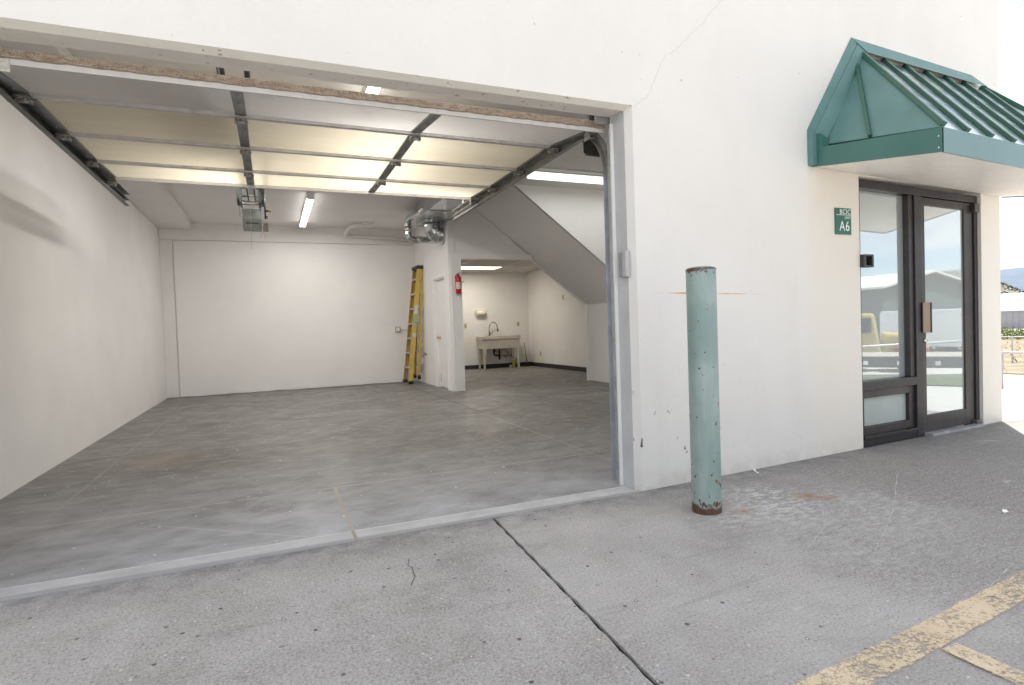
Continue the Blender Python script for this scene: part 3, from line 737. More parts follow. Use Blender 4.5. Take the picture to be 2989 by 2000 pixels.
def zat(y):
    for i in range(4):
        if y <= ys_[i+1]: return zs_[i]+(zs_[i+1]-zs_[i])*(y-ys_[i])/(ys_[i+1]-ys_[i])
    return zs_[-1]
for k, (x0, x1) in enumerate(stx):
    for i in range(4):
        y0, y1 = ys_[i]+(.055 if i == 0 else .02), ys_[i+1]-.03
        z0, z1 = zat(y0), zat(y1)
        s_ = MB(); s_.hexa([(x0,y0,z0-.013),(x1,y0,z0-.013),(x1,y1,z1-.013),(x0,y1,z1-.013),(x0,y0,z0-.0006),(x1,y0,z0-.0006),(x1,y1,z1-.0006),(x0,y1,z1-.0006)])
        for h in range(3):
            yb = y0+(y1-y0)*(h+.6)/3.2; s_.lathe(((x0+x1)/2, yb, zat(yb)-.0215), [(.0001,0),(.009,0),(.009,.009)], 8)
        s_.build('stile', M['stile'], door)
def hinge(x, y, z, roller=0):
    h = MB()
    h.box(x-.032, x+.032, y-.05, y-.012, z-.038, z-.0305); h.box(x-.028, x+.028, y+.012, y+.05, z-.038, z-.0305)
    h.tube([(x-.040, y, z-.047), (x+.040, y, z-.047)], .012, 10)
    h.box(x-.034, x-.030, y-.03, y+.02, z-.060, z-.0305); h.box(x+.030, x+.034, y-.03, y+.02, z-.060, z-.0305)
    for dx in (-.016, .016): h.tube([(x+dx, y-.034, z-.050), (x+dx, y-.034, z-.0375)], .008, 8)
    o = h.build('hinge', M['zinc'], door)
    if roller:
        rm = MB(); rm.tube([(x-roller*.055, y, z-.036), (x+roller*.075, y, z-.036)], .006, 8); rm.tube([(x+roller*.052, y, z-.036), (x+roller*.075, y, z-.036)], .024, 14)
        rm.build('roller', M['galvdk'], o)
for i in range(1, 4):
    for k, (x0, x1) in enumerate(stx): hinge((x0+x1)/2, ys_[i], zs_[i], (-1, 0, 0, 1)[k])
for sgn, x in ((-1, -1.24), (1, 2.132)):
    t_ = MB(); t_.box(x-.03, x+.03, 6.03, 6.11, 2.525, 2.531); t_.box(x-.028, x+.028, 6.085, 6.091, 2.475, 2.5245); t_.box(x-.03, x-.026, 6.04, 6.08, 2.48, 2.5245); t_.tube([(x-.05, 6.06, 2.50), (x+.05, 6.06, 2.50)], .007, 8)
    t_.build('top_roller_bracket', M['zinc'], door)
    b2 = MB(); b2.box(x-.035, x+.035, 3.475, 3.56, 2.434, 2.446); b2.box(x-sgn*.035-.003, x-sgn*.035+.003, 3.48, 3.55, 2.39, 2.4335); b2.tube([(x-.05, 3.52, 2.41), (x+sgn*.06, 3.52, 2.41)], .008, 8)
    b2.build('bottom_bracket', M['zinc'], door)
cp_ = MB(); cp_.box(-1.26, -1.075, 3.399, 3.4045, 2.375, 2.436)
cp_.build('corner_plate', M['sticker'], door)
pt = MB()       # torn paint flakes on the lowest section
for (cx, cy_, w_, h_) in ((.02, 3.60, .09, .10), (.62, 3.70, .035, .05), (.93, 4.02, .05, .02)):
    pg = [(cx+w_*(.5+.2*random.random())*math.cos(a), cy_+h_*(.5+.2*random.random())*math.sin(a)) for a in [k*math.pi/5 for k in range(10)]]
    z = zat(cy_); pt.add([(a, b_, zat(b_)-.0012) for a, b_ in pg], [tuple(range(10))])
pt.build('paint_flake', M['signwhite'], door)

# ------------------------------------------------------------------ door tracks
def track(x, side, mat, label, ztop, yend):
    t = thing('door_track', label, 'door track', (x, 3.37, 0), 'steel tracks of the overhead door')
    r = .36; cy_, cz = 3.375+r, ztop-r
    path = [(3.375, .02), (3.375, cz)]
    curve = [(cy_-r*math.cos(a), cz+r*math.sin(a)) for a in [math.pi/2*k/14 for k in range(15)]]
    hor = [(cy_, ztop), (yend, ztop)]
    prof = [(-.026, 0), (-.026, .004), (.022, .004), (.022, .030), (.030, .030), (.030, 0)]
    prof = [(-.027, .034), (-.027, .0), (.027, .0), (.027, .034), (.030, .034), (.030, -.003), (-.030, -.003), (-.030, .034)]
    def sweep(pts, name, mt=mat):
        mb = MB(); m = len(prof); vs = []
        for i, (y, z) in enumerate(pts):
            a = pts[max(0, i-1)]; b_ = pts[min(len(pts)-1, i+1)]
            d = Vector((b_[0]-a[0], b_[1]-a[1])).normalized(); nrm = Vector((d.y, -d.x))
            for (u, v) in prof: vs.append((x+side*.034-side*v, y+nrm.x*u, z+nrm.y*u))
        fs = [(i*m+k, i*m+(k+1)%m, (i+1)*m+(k+1)%m, (i+1)*m+k) for i in range(len(pts)-1) for k in range(m)]
        mb.add(vs, fs)
        return mb.build(name, mt, t)
    sweep(path, 'upright_rail', M['upright'] if side > 0 else mat); sweep(curve, 'curved_rail'); sweep(hor, 'horizontal_rail')
    a_ = MB(); xo = x+side*.04
    a_.box(min(xo, xo+side*.004), max(xo, xo+side*.004), cy_+.05, yend-.02, ztop+.032, ztop+.08); a_.box(min(xo, xo-side*.05), max(xo, xo-side*.05), cy_+.05, yend-.02, ztop+.080, ztop+.084)
    a_.build('support_angle', mat, t)
    v_ = MB(); xi = 2.150 if side > 0 else -1.25
    v_.box(xi-.004 if side > 0 else xi, xi if side > 0 else xi+.004, 3.306, 3.338, .0, 2.405); v_.box(min(xi, xi+side*.05), max(xi, xi+side*.05), 3.325, 3.329, 0, 2.405)
    v_.build('wall_angle', M['galv'], t)
    h_ = MB(); h_.box(x+side*.042-.002, x+side*.042+.002, yend-.35, yend-.32, ztop+.085, 3.249); h_.build('hanger', M['galv'], t)
    for yy_ in (4.4, 5.2, 6.2, yend-.06):
        pass
    return t
track(2.15, 1, M['trackr'], 'worn steel door track on the right, curving down beside the door jamb', 2.487, 6.93)
track(-1.262, -1, M['galvgreen'], 'greenish steel door track on the left, beside the bare left wall', 2.487, 6.86)
ws = tag(MB().box(2.145, 2.1645, 3.287, 3.3035, .0, 2.435).build('weather_strip', M['whitegloss']), 'narrow peeling white strip down the inner edge of the right door jamb', 'weather strip')
# dark box behind the curved rail, spring plate
db = thing('junction_box', 'dusty black box with cobwebs hanging behind the curved door track', 'box', (2.42, 3.95, 2.45))
MB().hexa([(2.29,3.90,2.432),(2.39,3.88,2.405),(2.50,3.97,2.435),(2.38,4.02,2.45),(2.285,3.89,2.58),(2.40,3.87,2.58),(2.51,3.98,2.58),(2.37,4.03,2.58)]).build('housing', M['blackdust'], db, .01)
MB().box(2.37, 2.42, 3.93, 3.97, 2.58, ZC).build('mounting_arm', M['galvdk'], db)
ep = tag(MB().prism([(2.06, 2.445), (2.06, 2.60), (2.16, 2.72), (2.34, 2.72), (2.34, 2.445)], 'y', 3.34, 3.346).build('spring_plate', M['greyboxd']), 'grey steel end bearing plate behind the top corner of the door opening', 'bracket plate')

# ------------------------------------------------------------------ door opener
op = thing('door_opener', 'grey green trolley door opener with chain, drive wheel and pull cord under the ceiling', 'door opener', (-.14, 7.0, 2.32))
ox, oy = -.14, 7.0
rr = MB()
for x in (-.225, -.055): rr.box(x-.004, x+.004, 3.5, 6.97, 2.66, 2.72); rr.box(min(x, x+(.03 if x < -.1 else -.03)), max(x, x+(.03 if x < -.1 else -.03)), 3.5, 6.97, 2.72, 2.724)
rr.build('rail', M['galvdk'], op)
hs = MB()
hs.prism([(6.985, 2.515), (7.30, 2.515), (7.30, 2.31), (7.07, 2.31), (6.985, 2.40)], 'x', -.238, -.042)
hs.build('motor_housing', M['opener'], op, .008)
MB().box(-.205, -.075, 7.010, 7.014, 2.35, 2.362).build('name_strip', M['black'], op)
fr_ = MB()
for x in (-.235, -.05): fr_.box(x-.012, x+.012, 6.72, 6.99, 2.52, 2.535); fr_.box(x-.014, x+.014, 6.70, 6.74, 2.52, 2.74); fr_.box(x-.004, x+.004, 6.72, 7.25, 2.535, 2.63)
for x in (-.262, -.018): fr_.hexa([(x-.014,6.75,2.56),(x+.014,6.75,2.56),(x+.014,6.9,2.52),(x-.014,6.9,2.52),(x-.02,6.75,2.70),(x+.02,6.75,2.70),(x+.02,6.9,2.66),(x-.02,6.9,2.66)])
fr_.build('side_frame', M['galvgreen'], op)
shf = MB()
for y, z in ((6.78, 2.60), (6.90, 2.575), (6.97, 2.555)): shf.tube([(-.255, y, z), (-.03, y, z)], .009, 10)
shf.build('shaft', M['zinc'], op)
for x in (-.165, -.098):
    chn = MB()
    for k in range(26): chn.box(x-.006, x+.006, 6.4+k*.0235, 6.4+k*.0235+.018, 2.585, 2.597)
    for k in range(25): chn.box(x-.003, x+.003, 6.4+k*.0235+.014, 6.4+k*.0235+.027, 2.589, 2.593)
    chn.build('chain', M['blackdust'], op)
MB().tube([(-.012, 7.0, 2.50), (.004, 7.0, 2.50)], .095, 24).build('drive_wheel', M['blackdust'], op)
hb = MB(); hb.tube([(.0045, 7.0, 2.495), (.05, 7.0, 2.495)], .012, 10); hb.tube([(.04, 7.0, 2.495), (.056, 7.0, 2.495)], .019, 10); hb.build('wheel_hub', M['brass'], op); MB().tube([(.0045, 6.99, 2.42), (.022, 6.99, 2.42)], .016, 10).build('wheel_bolt', M['brass'], op)
sp_ = MB(); sp_.tube([(-.258+.006*math.cos(k*1.3), 6.99+.006*math.sin(k*1.3), 2.42+k*.0022) for k in range(62)], .0025, 5); sp_.build('spring', M['zinc'], op)
lb_ = MB(); lb_.box(-.034, .024, 7.0, 7.08, 2.275, 2.325); lb_.box(-.028, .020, 7.02, 7.07, 2.326, 2.365); lb_.build('limit_box', M['copper'], op, .004)
wr_ = MB()
for (dx, dz, dx2, dz2) in ((-.10, -.01, -.13, -.022), (-.04, -.06, -.055, -.09), (.0, -.07, -.012, -.10)): wr_.tube([(-.01, 7.0, 2.29), (-.01+dx*.5, 6.995, 2.29+dz*.6), (-.01+dx, 6.99, 2.29+dz), (-.01+dx2, 6.99, 2.29+dz2)], .0012, 5)
wr_.build('loose_wire', M['copper'], op)
MB().tube([(-.135, 6.62, 2.60), (-.146, 6.70, 2.50), (-.15, 6.72, 2.02)], .0022, 5).build('pull_cord', M['sticker'], op)
MB().bar((-.12, 6.05, 2.57), (-.128, 6.68, 2.60), .035, .006).build('door_arm', M['raillight'], op)

# ------------------------------------------------------------------ lights
def lamp(t, x, y, z, sx, sy, watts, c):
    d = bpy.data.lights.new('lamp_glow', 'AREA'); d.shape = 'RECTANGLE'; d.size = sx; d.size_y = sy; d.energy = watts; d.color = c
    o = bpy.data.objects.new('lamp_glow', d); col.objects.link(o); o.parent = t; o.location = Vector((x, y, z)) - BASE[t.name]
def strip_light(name, x, y0, y1, label, watts, cut=0):
    t = thing(name, label, 'ceiling light', ((x), (y0+y1)/2, ZC-.09), 'fluorescent strip lights')
    MB().prism([(x-.06, ZC-.001), (x-.05, ZC-.055), (x+.05, ZC-.055), (x+.06, ZC-.001)], 'y', y0, y1).build('housing', M['fixture'], t)
    for dx in (-.032, .032):
        MB().tube([(x+dx, y0+.02, ZC-.076), (x+dx, y1-.02, ZC-.076)], .017, 12).build('tube', M['tube'], t)
    for yy_ in (y0+.005, y1-.019): MB().box(x-.055, x+.055, yy_, yy_+.014, ZC-.098, ZC-.0555).build('lamp_holder', M['fixture'], t)
    lamp(t, x, (y0+y1-cut)/2, ZC-.0945, .086, y1-y0-.06-cut, watts, (1.0, .968, .92))
strip_light('strip_light', .645, 9.25, 11.70, 'lit twin tube strip light on the ceiling near the back wall', 22, .55)
strip_light('strip_light', 1.75, 6.1, 8.2, 'added strip light, unseen behind the raised door, to brighten the bay', 20)  # unseen fixture, added to brighten the right of the bay
strip_light('strip_light', -.36, 5.4, 7.85, 'added strip light, unseen above the raised door, to light its panels', 8.5)  # unseen fixture, added so the left door panels are lit through
strip_light('strip_light', .90, 3.9, 6.35, 'lit strip light seen in the gap above the open overhead door', 7)
t = thing('strip_light', 'long pale strip light on the ceiling beside the slanted stair wall', 'ceiling light', (4.6, 7.3, ZC-.08), 'fluorescent strip lights')
MB().box(3.40, 5.85, 7.19, 7.43, ZC-.012, ZC-.001).build('housing', M['fixture'], t)
MB().prism([(7.21, ZC-.0125), (7.24, ZC-.07), (7.38, ZC-.07), (7.41, ZC-.0125)], 'x', 3.42, 5.83).build('lens', M['tubedim'], t)
lamp(t, 4.62, 7.31, ZC-.074, 2.36, .13, 5, (.97, 1, .97))
MB().box(2.4, 5.95, 7.02, 7.05, ZC-.012, ZC-.001).build('ceiling_batten', M['ceil'], bld)
t = thing('ceiling_panel_light', 'warm lit flat panel light in the tiled ceiling above the sink', 'ceiling light', (4.76, 13.6, 2.61))
MB().box(4.18, 5.38, 13.24, 13.86, 2.605, 2.6145).build('frame', M['fixture'], t)
MB().box(4.20, 5.36, 13.26, 13.84, 2.600, 2.6045).build('diffuser', M['troffer'], t)
lamp(t, 4.78, 13.55, 2.597, 1.14, .56, 15, (1, .93, .81))

# ------------------------------------------------------------------ ducts and pipes
dk = thing('air_duct', 'shiny sheet metal air duct along the ceiling with a fat round elbow into the wall', 'duct', (2.72, 9.5, 2.98))
d1 = MB(); d1.box(2.50, 2.922, 9.39, 10.24, 2.985, ZC-.001); d1.box(2.33, 2.922, 7.2, 9.388, 2.955, ZC-.001)
d1.build('trunk', M['duct'], dk, .004)
d2 = MB()
for y in (7.9, 8.7, 9.37): MB().box(2.322, 2.925, y-.012, y+.012, 2.946, 2.953).build('seam_flange', M['galv'], dk)
MB().box(2.494, 2.925, 10.21, 10.235, 2.976, 2.984).build('seam_flange', M['galv'], dk)
e = MB(); cpts = []
for k in range(5):
    a = math.pi/2*k/4; cpts.append((2.915-.20*math.cos(a), 10.02, 2.955-.20*math.sin(a)*.9))
e.tube([(2.715, 10.02, 2.984)] + cpts + [(2.924, 10.02, 2.775)], .142, 26, smooth=False)
e.build('elbow', M['duct'], dk)
g_ = MB()
for i in range(1, 4):
    p0, p1 = Vector(cpts[i]), Vector(cpts[i]); d = (Vector(cpts[i+1])-Vector(cpts[i-1])).normalized(); g_.tube([p0-d*.006, p0+d*.006], .147, 26)
g_.tube([(2.715, 10.02, 2.962), (2.715, 10.02, 2.983)], .158, 26); g_.tube([(2.908, 10.02, 2.775), (2.925, 10.02, 2.775)], .155, 26)
g_.build('elbow_ring', M['galv'], dk)
vp_ = thing('vent_pipe', 'thin shiny round vent pipe zigzagging from the ceiling into the closet wall', 'vent pipe', (2.36, 9.6, 3.05))
v1 = MB(); v1.tube([(2.42, 9.12, ZC), (2.40, 9.11, 3.14), (2.375, 9.14, 3.07), (2.36, 9.22, 3.04), (2.358, 10.10, 3.105), (2.358, 10.22, 3.09), (2.36, 10.26, 3.03), (2.36, 10.26, 2.84), (2.375, 10.26, 2.775), (2.43, 10.26, 2.742), (2.52, 10.26, 2.738), (2.925, 10.26, 2.742)], .062, 16, smooth=False)
v1.build('pipe', M['duct'], vp_)
for a, b_ in (((2.36, 10.26, 2.98), (2.36, 10.26, 2.87)), ((2.50, 10.26, 2.738), (2.57, 10.26, 2.739)), ((2.42, 9.12, ZC-.02), (2.41, 9.115, 3.17))): MB().tube([a, b_], .066, 16).build('foil_tape', M['foil'], vp_)
pv_ = thing('drain_pipe', 'white painted pipe running along the top of the back wall', 'pipe', (2.0, 12.15, 3.05))
p_ = MB(); p_.tube([(1.94, 11.50, ZC), (1.94, 11.50, 3.20), (1.90, 11.50, 3.185), (1.60, 11.56, 3.185), (1.54, 11.60, 3.18), (1.49, 11.80, 3.15), (1.48, 12.12, 3.10), (1.50, 12.155, 3.085), (1.56, 12.165, 3.082), (2.92, 12.165, 3.03)], .035, 14)
p_.build('pipe', M['pvc'], pv_)
for a, b_, r_ in (((1.73, 11.53, 3.185), (1.77, 11.53, 3.185), .046), ((1.60, 11.56, 3.185), (1.57, 11.575, 3.183), .043), ((1.50, 12.155, 3.085), (1.545, 12.163, 3.082), .043)): MB().tube([a, b_], r_, 14).build('pipe_fitting', M['pvc'], pv_)
MB().tube([(1.75, 11.53, 3.19), (1.75, 11.53, ZC)], .008, 8).build('pipe_hanger', M['pvc'], pv_)
MB().tube([(2.05, 12.206, 2.985), (2.92, 12.206, 2.975)], .011, 8).build('thin_pipe', M['pvc'], pv_)

# ------------------------------------------------------------------ ladder
ld = thing('step_ladder', 'folded yellow fibreglass stepladder leaning in the back corner', 'ladder', (2.62, 11.9, 0))
def chan(name, a, b, wd, dp, mat, facing):      # channel rail: web + two flanges
    a, b = Vector(a), Vector(b)
    m_ = MB(); d = (b-a).normalized(); s_ = Vector((0, 1, 0)); f = d.cross(s_).normalized()
    t_ = .004
    def bx(c, hw, hd):
        m_.hexa([a+c-s_*hw-f*hd, a+c+s_*hw-f*hd, a+c+s_*hw+f*hd, a+c-s_*hw+f*hd, b+c-s_*hw-f*hd, b+c+s_*hw-f*hd, b+c+s_*hw+f*hd, b+c-s_*hw+f*hd])
    bx(Vector((0,0,0)), t_, dp/2); bx(s_*facing*wd/2-f*(dp/2-t_), wd/2, t_); bx(s_*facing*wd/2+f*(dp/2-t_), wd/2, t_)
    return m_.build(name, mat, ld)
NB, NT = Vector((2.60, 11.63, .05)), Vector((2.838, 11.535, 2.36))
FB, FT = Vector((2.60, 12.16, .05)), Vector((2.838, 11.935, 2.36))
chan('front_rail', NB, NT, .035, .082, M['yellow'], 1); chan('front_rail', FB, FT, .035, .082, M['yellowdk'], -1)
RNB, RNT = Vector((2.80, 11.72, .13)), Vector((2.895, 11.545, 2.355))
RFB, RFT = Vector((2.80, 12.10, .13)), Vector((2.895, 11.925, 2.355))
chan('rear_rail', RNB, RNT, .028, .045, M['yellow'], 1); chan('rear_rail', RFB, RFT, .028, .045, M['yellowdk'], -1)
for k in range(1, 8):
    t_ = k*.305/2.33
    a, b_ = NB.lerp(NT, t_), FB.lerp(FT, t_)
    s_ = MB(); s_.box(a.x-.045, a.x+.04, a.y+.006, b_.y-.006, a.z-.004, a.z+.004); s_.box(a.x-.045, a.x-.041, a.y+.006, b_.y-.006, a.z-.034, a.z-.004); s_.build('step', M['alu'], ld)
    a, b_ = RNB.lerp(RNT, t_-.02), RFB.lerp(RFT, t_-.02)
    MB().box(a.x-.012, a.x+.012, a.y+.004, b_.y-.004, a.z-.014, a.z+.014).build('rear_bar', M['alu'], ld)
cap = MB(); cap.box(2.785, 2.918, 11.50, 11.97, 2.355, 2.425); cap.build('top_cap', M['black'], ld, .012, 3)
for p in (NB, FB): MB().box(p.x-.052, p.x+.050, p.y-.024, p.y+.024, 0, .068).build('rubber_foot', M['black'], ld, .006)
for p in (RNB, RFB): MB().box(p.x-.032, p.x+.032, p.y-.018, p.y+.018, p.z-.045, p.z+.04).build('rubber_foot', M['black'], ld, .005)
for (t0, t1, mt) in ((.60, .68, 'sticker'), (.50, .575, 'stickergreen'), (.40, .43, 'sticker')):
    a, b_ = NB.lerp(NT, t0), NB.lerp(NT, t1)
    MB().hexa([a+Vector((-.034,-.0068,0)), a+Vector((.034,-.0068,0)), a+Vector((.034,-.0045,0)), a+Vector((-.034,-.0045,0)), b_+Vector((-.034,-.0068,0)), b_+Vector((.034,-.0068,0)), b_+Vector((.034,-.0045,0)), b_+Vector((-.034,-.0045,0))]).build('sticker', M[mt], ld)
for (p, q_, wd, u_) in ((NB.lerp(NT, .46)+Vector((.03,.02,0)), RNB.lerp(RNT, .60), .02, (0,1,0)), (FB.lerp(FT, .46)+Vector((.03,-.02,0)), RFB.lerp(RFT, .60), .02, (0,1,0)), (NB.lerp(NT, .105)+Vector((0,.09,0)), NB.lerp(NT, .005)+Vector((-.004,.02,0)), .022, (1,0,0)), (FB.lerp(FT, .105)+Vector((0,-.09,0)), FB.lerp(FT, .005)+Vector((-.004,-.02,0)), .022, (1,0,0))): MB().bar(p, q_, .004, wd, u_).build('brace', M['alu'], ld)

# ------------------------------------------------------------------ closet door, extinguisher, small wall things
cd = thing('closet_door', 'white flush closet door in a white casing beside the ladder', 'door', (XP, 10.3, 0))
MB().box(XP+.05, XP+.09, DY0+.03, DY1, .012, DZ-.012).build('door_slab', M['slab'], cd, .002)
cs = MB()
cs.box(XP-.018, XP-.0005, DY1+.075, DY1+.145, 0, DZ+.075); cs.box(XP-.018, XP-.0005, DY0-.045, DY0+.018, 0, DZ+.075); cs.box(XP-.018, XP-.0005, DY0+.018, DY1+.075, DZ+.012, DZ+.075)
cs.build('casing', M['whitegloss'], cd, .004)
jb = MB(); jb.box(XP, XP+.118, DY1+.002, DY1+.089, 0, DZ-.003); jb.box(XP, XP+.118, DY0+.001, DY0+.028, 0, DZ-.003); jb.box(XP, XP+.118, DY0+.028, DY1+.002, DZ-.010, DZ-.003)
jb.build('jamb', M['whitegloss'], cd)
kn = MB(); kn.lathe((XP+.05, DY1-.07, .955), [(.001, -.062), (.018, -.062), (.027, -.05), (.027, -.035), (.012, -.025), (.012, -.008), (.03, -.006), (.03, -.0005)], 16, 'x'); kn.build('knob', M['brass'], cd)
MB().bar((XP+.049, DY1-.02, .10), (XP+.049, DY1-.06, .27), .004, .022, (0,1,0)).build('kick_mark', M['brass'], cd)
fe = thing('fire_extinguisher', 'red fire extinguisher hung on the white post', 'fire extinguisher', (3.065, 9.655, 1.72))
c0 = (3.068, 9.655)
bd = MB(); bd.lathe((*c0, 1.725), [(.001, 0), (.045, 0), (.052, .008), (.052, .255), (.045, .285), (.024, .305), (.02, .32), (.001, .32)], 24); bd.build('cylinder', M['red'], fe)
hd = MB(); hd.lathe((*c0, 2.035), [(.001, 0), (.018, 0), (.018, .03), (.001, .03)], 12); hd.bar((c0[0]-.035, c0[1], 2.062), (c0[0]+.045, c0[1]-.02, 2.095), .018, .008); hd.bar((c0[0]-.03, c0[1], 2.050), (c0[0]+.04, c0[1]-.02, 2.052), .018, .008); hd.tube([(c0[0]-.02, c0[1], 2.05), (c0[0]-.05, c0[1]-.01, 2.03), (c0[0]-.053, c0[1]-.02, 1.98)], .008, 8); hd.build('valve', M['black'], fe)
lbm = MB(); lbm.lathe((*c0, 1.805), [(.0528, 0), (.0528, .115)], 24)
lab = MB(); n = 8
lab.add([(c0[0]+.0528*math.sin(R(-62+i*11)), c0[1]-.0528*math.cos(R(-62+i*11)), z) for z in (1.80, 1.92) for i in range(n+1)], [(i, i+1, n+2+i, n+1+i) for i in range(n)], True); lab.build('label', M['sticker'], fe)
MB().box(c0[0]-.02, c0[0]+.02, 9.706, 9.7145, 1.74, 2.03).build('bracket', M['galv'], fe)
ob = thing('outlet_box', 'metal surface outlet box with a conduit on the back wall beside the ladder', 'outlet', (2.49, 12.2, 1.13))
MB().box(2.435, 2.545, 12.185, 12.2285, 1.08, 1.19).build('box', M['galv'], ob, .012)
oc = MB(); oc.box(2.453, 2.485, 12.182, 12.1845, 1.098, 1.172); oc.box(2.497, 2.527, 12.182, 12.1845, 1.098, 1.172); oc.build('receptacle', M['signwhite'], ob)
MB().tube([(2.545, 12.212, 1.135), (2.92, 12.212, 1.13)], .0115, 10).build('conduit', M['pvc'], ob)
hbb = thing('hose_bib', 'small water tap on the wall between the ladder and the closet door', 'tap', (2.92, 11.5, .6))
h1 = MB(); h1.tube([(2.925, 11.50, .605), (2.85, 11.50, .605)], .013, 10); h1.tube([(2.86, 11.50, .61), (2.84, 11.50, .575)], .012, 10); h1.tube([(2.87, 11.50, .605), (2.87, 11.50, .65)], .006, 8); h1.build('valve_body', M['copper'], hbb)
MB().tube([(2.87, 11.50, .648), (2.87, 11.50, .658)], .026, 12).build('handle', M['zinc'], hbb)
def plate(label, x, y, z, ax):
    t = thing('wall_plate', label, 'wall plate', (x, y, z), 'almond switch and outlet plates')
    if ax == 'y': MB().box(x-.036, x+.036, y-.007, y-.0005, z-.06, z+.06).build('cover', M['almond'], t, .002); MB().box(x-.009, x+.009, y-.016, y-.0075, z-.017, z+.017).build('toggle', M['plateface'], t, .002)
    else:
        MB().box(x-.007, x-.0005, y-.036, y+.036, z-.06, z+.06).build('cover', M['almond'], t, .002)
        for dz in (-.022, .022): MB().box(x-.010, x-.0075, y-.015, y+.015, z+dz-.014, z+dz+.014).build('receptacle', M['plateface'], t, .002)
plate('almond switch plate on the wall left of the sink, near the white post', 4.842, 14.75, 1.178, 'y')
plate('almond switch plate on the wall above the right end of the sink', 6.392, 14.75, 1.182, 'y')
plate('almond plate high on the side wall under the sloped stair', 6.72, 12.635, 1.80, 'x')
plate('almond outlet plate low on the side wall nearer the room corner', 6.72, 14.03, .357, 'x')
plate('almond outlet plate low on the side wall beside the stair panel', 6.72, 11.52, .363, 'x')
hk = tag(MB().tube([(4.745, 14.745, 2.375), (4.76, 14.70, 2.352), (4.79, 14.69, 2.348), (4.82, 14.70, 2.37)], .006, 6).build('wall_hook', M['black']), 'small black hook on the wall behind the white post', 'hook')
kp = thing('keypad_box', 'grey plastic box fixed to the right door jamb', 'box', (2.15, 3.22, 1.48))
MB().box(2.135, 2.1645, 3.1745, 3.228, 1.405, 1.568).build('back_case', M['greyboxd'], kp, .005); MB().box(2.128, 2.1640, 3.132, 3.174, 1.400, 1.573).build('cover', M['greybox'], kp, .008)
bo = tag(MB().hexa([(2.322,3.645,.002),(2.50,3.62,.002),(2.51,3.645,.002),(2.332,3.67,.002),(2.178,3.345,.62),(2.36,3.33,.62),(2.365,3.35,.62),(2.183,3.365,.62)]).build('wooden_board', M['wood']), 'reddish brown board leaning behind the right door jamb', 'board')

# ------------------------------------------------------------------ sink and things round it
sk = thing('utility_sink', 'off white floor standing utility sink with tapered legs and a tall faucet', 'sink', (5.68, 14.48, 0))
sx0, sx1, sy0, sy1 = 5.125, 6.225, 14.22, 14.73
ba = MB()
rim = [(sx0, sy0), (sx1, sy0), (sx1, sy1), (sx0, sy1)]
def ring(i, z): return [(sx0+i, sy0+i, z), (sx1-i, sy0+i, z), (sx1-i, sy1-i, z), (sx0+i, sy1-i, z)]
lv = [ring(.0, .80), ring(0, .880), ring(.03, .882), ring(.06, .60)]
vs = sum(lv, []); fs = []
for k in range(3):
    for j in range(4): fs.append((k*4+j, k*4+(j+1) % 4, k*4+4+(j+1) % 4, k*4+4+j))
fs.append((12, 13, 14, 15)); ba.add(vs, fs)
ou = [ring(.014, .80), ring(.030, .535)]
ba.add(sum(ou, []), [(j, (j+1) % 4, 4+(j+1) % 4, 4+j) for j in range(4)] + [(4, 5, 6, 7)])
ba.add(ring(0, .80)+ring(.014, .80), [(j, (j+1) % 4, 4+(j+1) % 4, 4+j) for j in range(4)])
ba.build('basin', M['sinkm'], sk, .006)
for (x, y) in ((sx0+.075, sy0+.06), (sx1-.075, sy0+.06), (sx0+.075, sy1-.06), (sx1-.075, sy1-.06)):
    l_ = MB(); a, b_ = .045, .020
    dx = -.02 if x < 5.6 else .02
    l_.hexa([(x+dx-b_,y-b_,0),(x+dx+b_,y-b_,0),(x+dx+b_,y+b_,0),(x+dx-b_,y+b_,0),(x-a,y-a,.545),(x+a,y-a,.545),(x+a,y+a*.6,.545),(x-a,y+a*.6,.545)])
    l_.build('leg', M['sinkm'], sk, .004)
fa = MB(); fx, fy = 5.47, 14.60
fa.tube([(fx, fy, .86), (fx, fy, .97), (fx, fy, 1.12)], [.026, .022, .0145], 14)
arc = [(fx+.115-.115*math.cos(a), fy-.01, 1.12+.13*math.sin(a)) for a in [math.pi*k/14 for k in range(15)]]
fa.tube(arc[:13], .0145, 12); fa.tube([arc[12], (fx+.235, fy-.01, 1.09), (fx+.25, fy-.01, 1.0)], [.014, .019, .026], 12)
fo = fa.build('faucet', M['nickel'], sk)
fh = MB(); fh.tube([(fx+.01, fy, .945), (fx+.075, fy-.01, .955), (fx+.085, fy-.01, 1.03)], [.02, .014, .008], 10); fh.build('lever', M['nickel'], fo)
MB().lathe((fx, fy, .881), [(.001, .004), (.12, .004), (.12, 0)], 20).build('deck_plate', M['galvdk'], fo)
dp_ = MB()
dp_.tube([(5.56, 14.55, .54), (5.56, 14.55, .40), (5.58, 14.55, .36), (5.63, 14.55, .345), (5.72, 14.55, .345)], .026, 12); dp_.tube([(5.72, 14.55, .54), (5.72, 14.55, .22)], .026, 12)
dp_.tube([(5.60, 14.55, .52), (5.60, 14.55, .44), (5.70, 14.55, .44)], .010, 8)
dp_.build('drain_trap', M['black'], sk)
dw = MB(); dw.tube([(5.72, 14.55, .225), (5.72, 14.55, .13)], .038, 12); dw.tube([(5.72, 14.58, .24), (6.0, 14.70, .26)], .012, 8); dw.build('white_fitting', M['pvc'], sk)
sv = MB(); sv.tube([(5.82, 14.60, .53), (5.80, 14.62, .42), (5.78, 14.66, .32)], .007, 6); sv.tube([(5.84, 14.60, .53), (5.98, 14.63, .46), (6.03, 14.68, .34)], .007, 6)
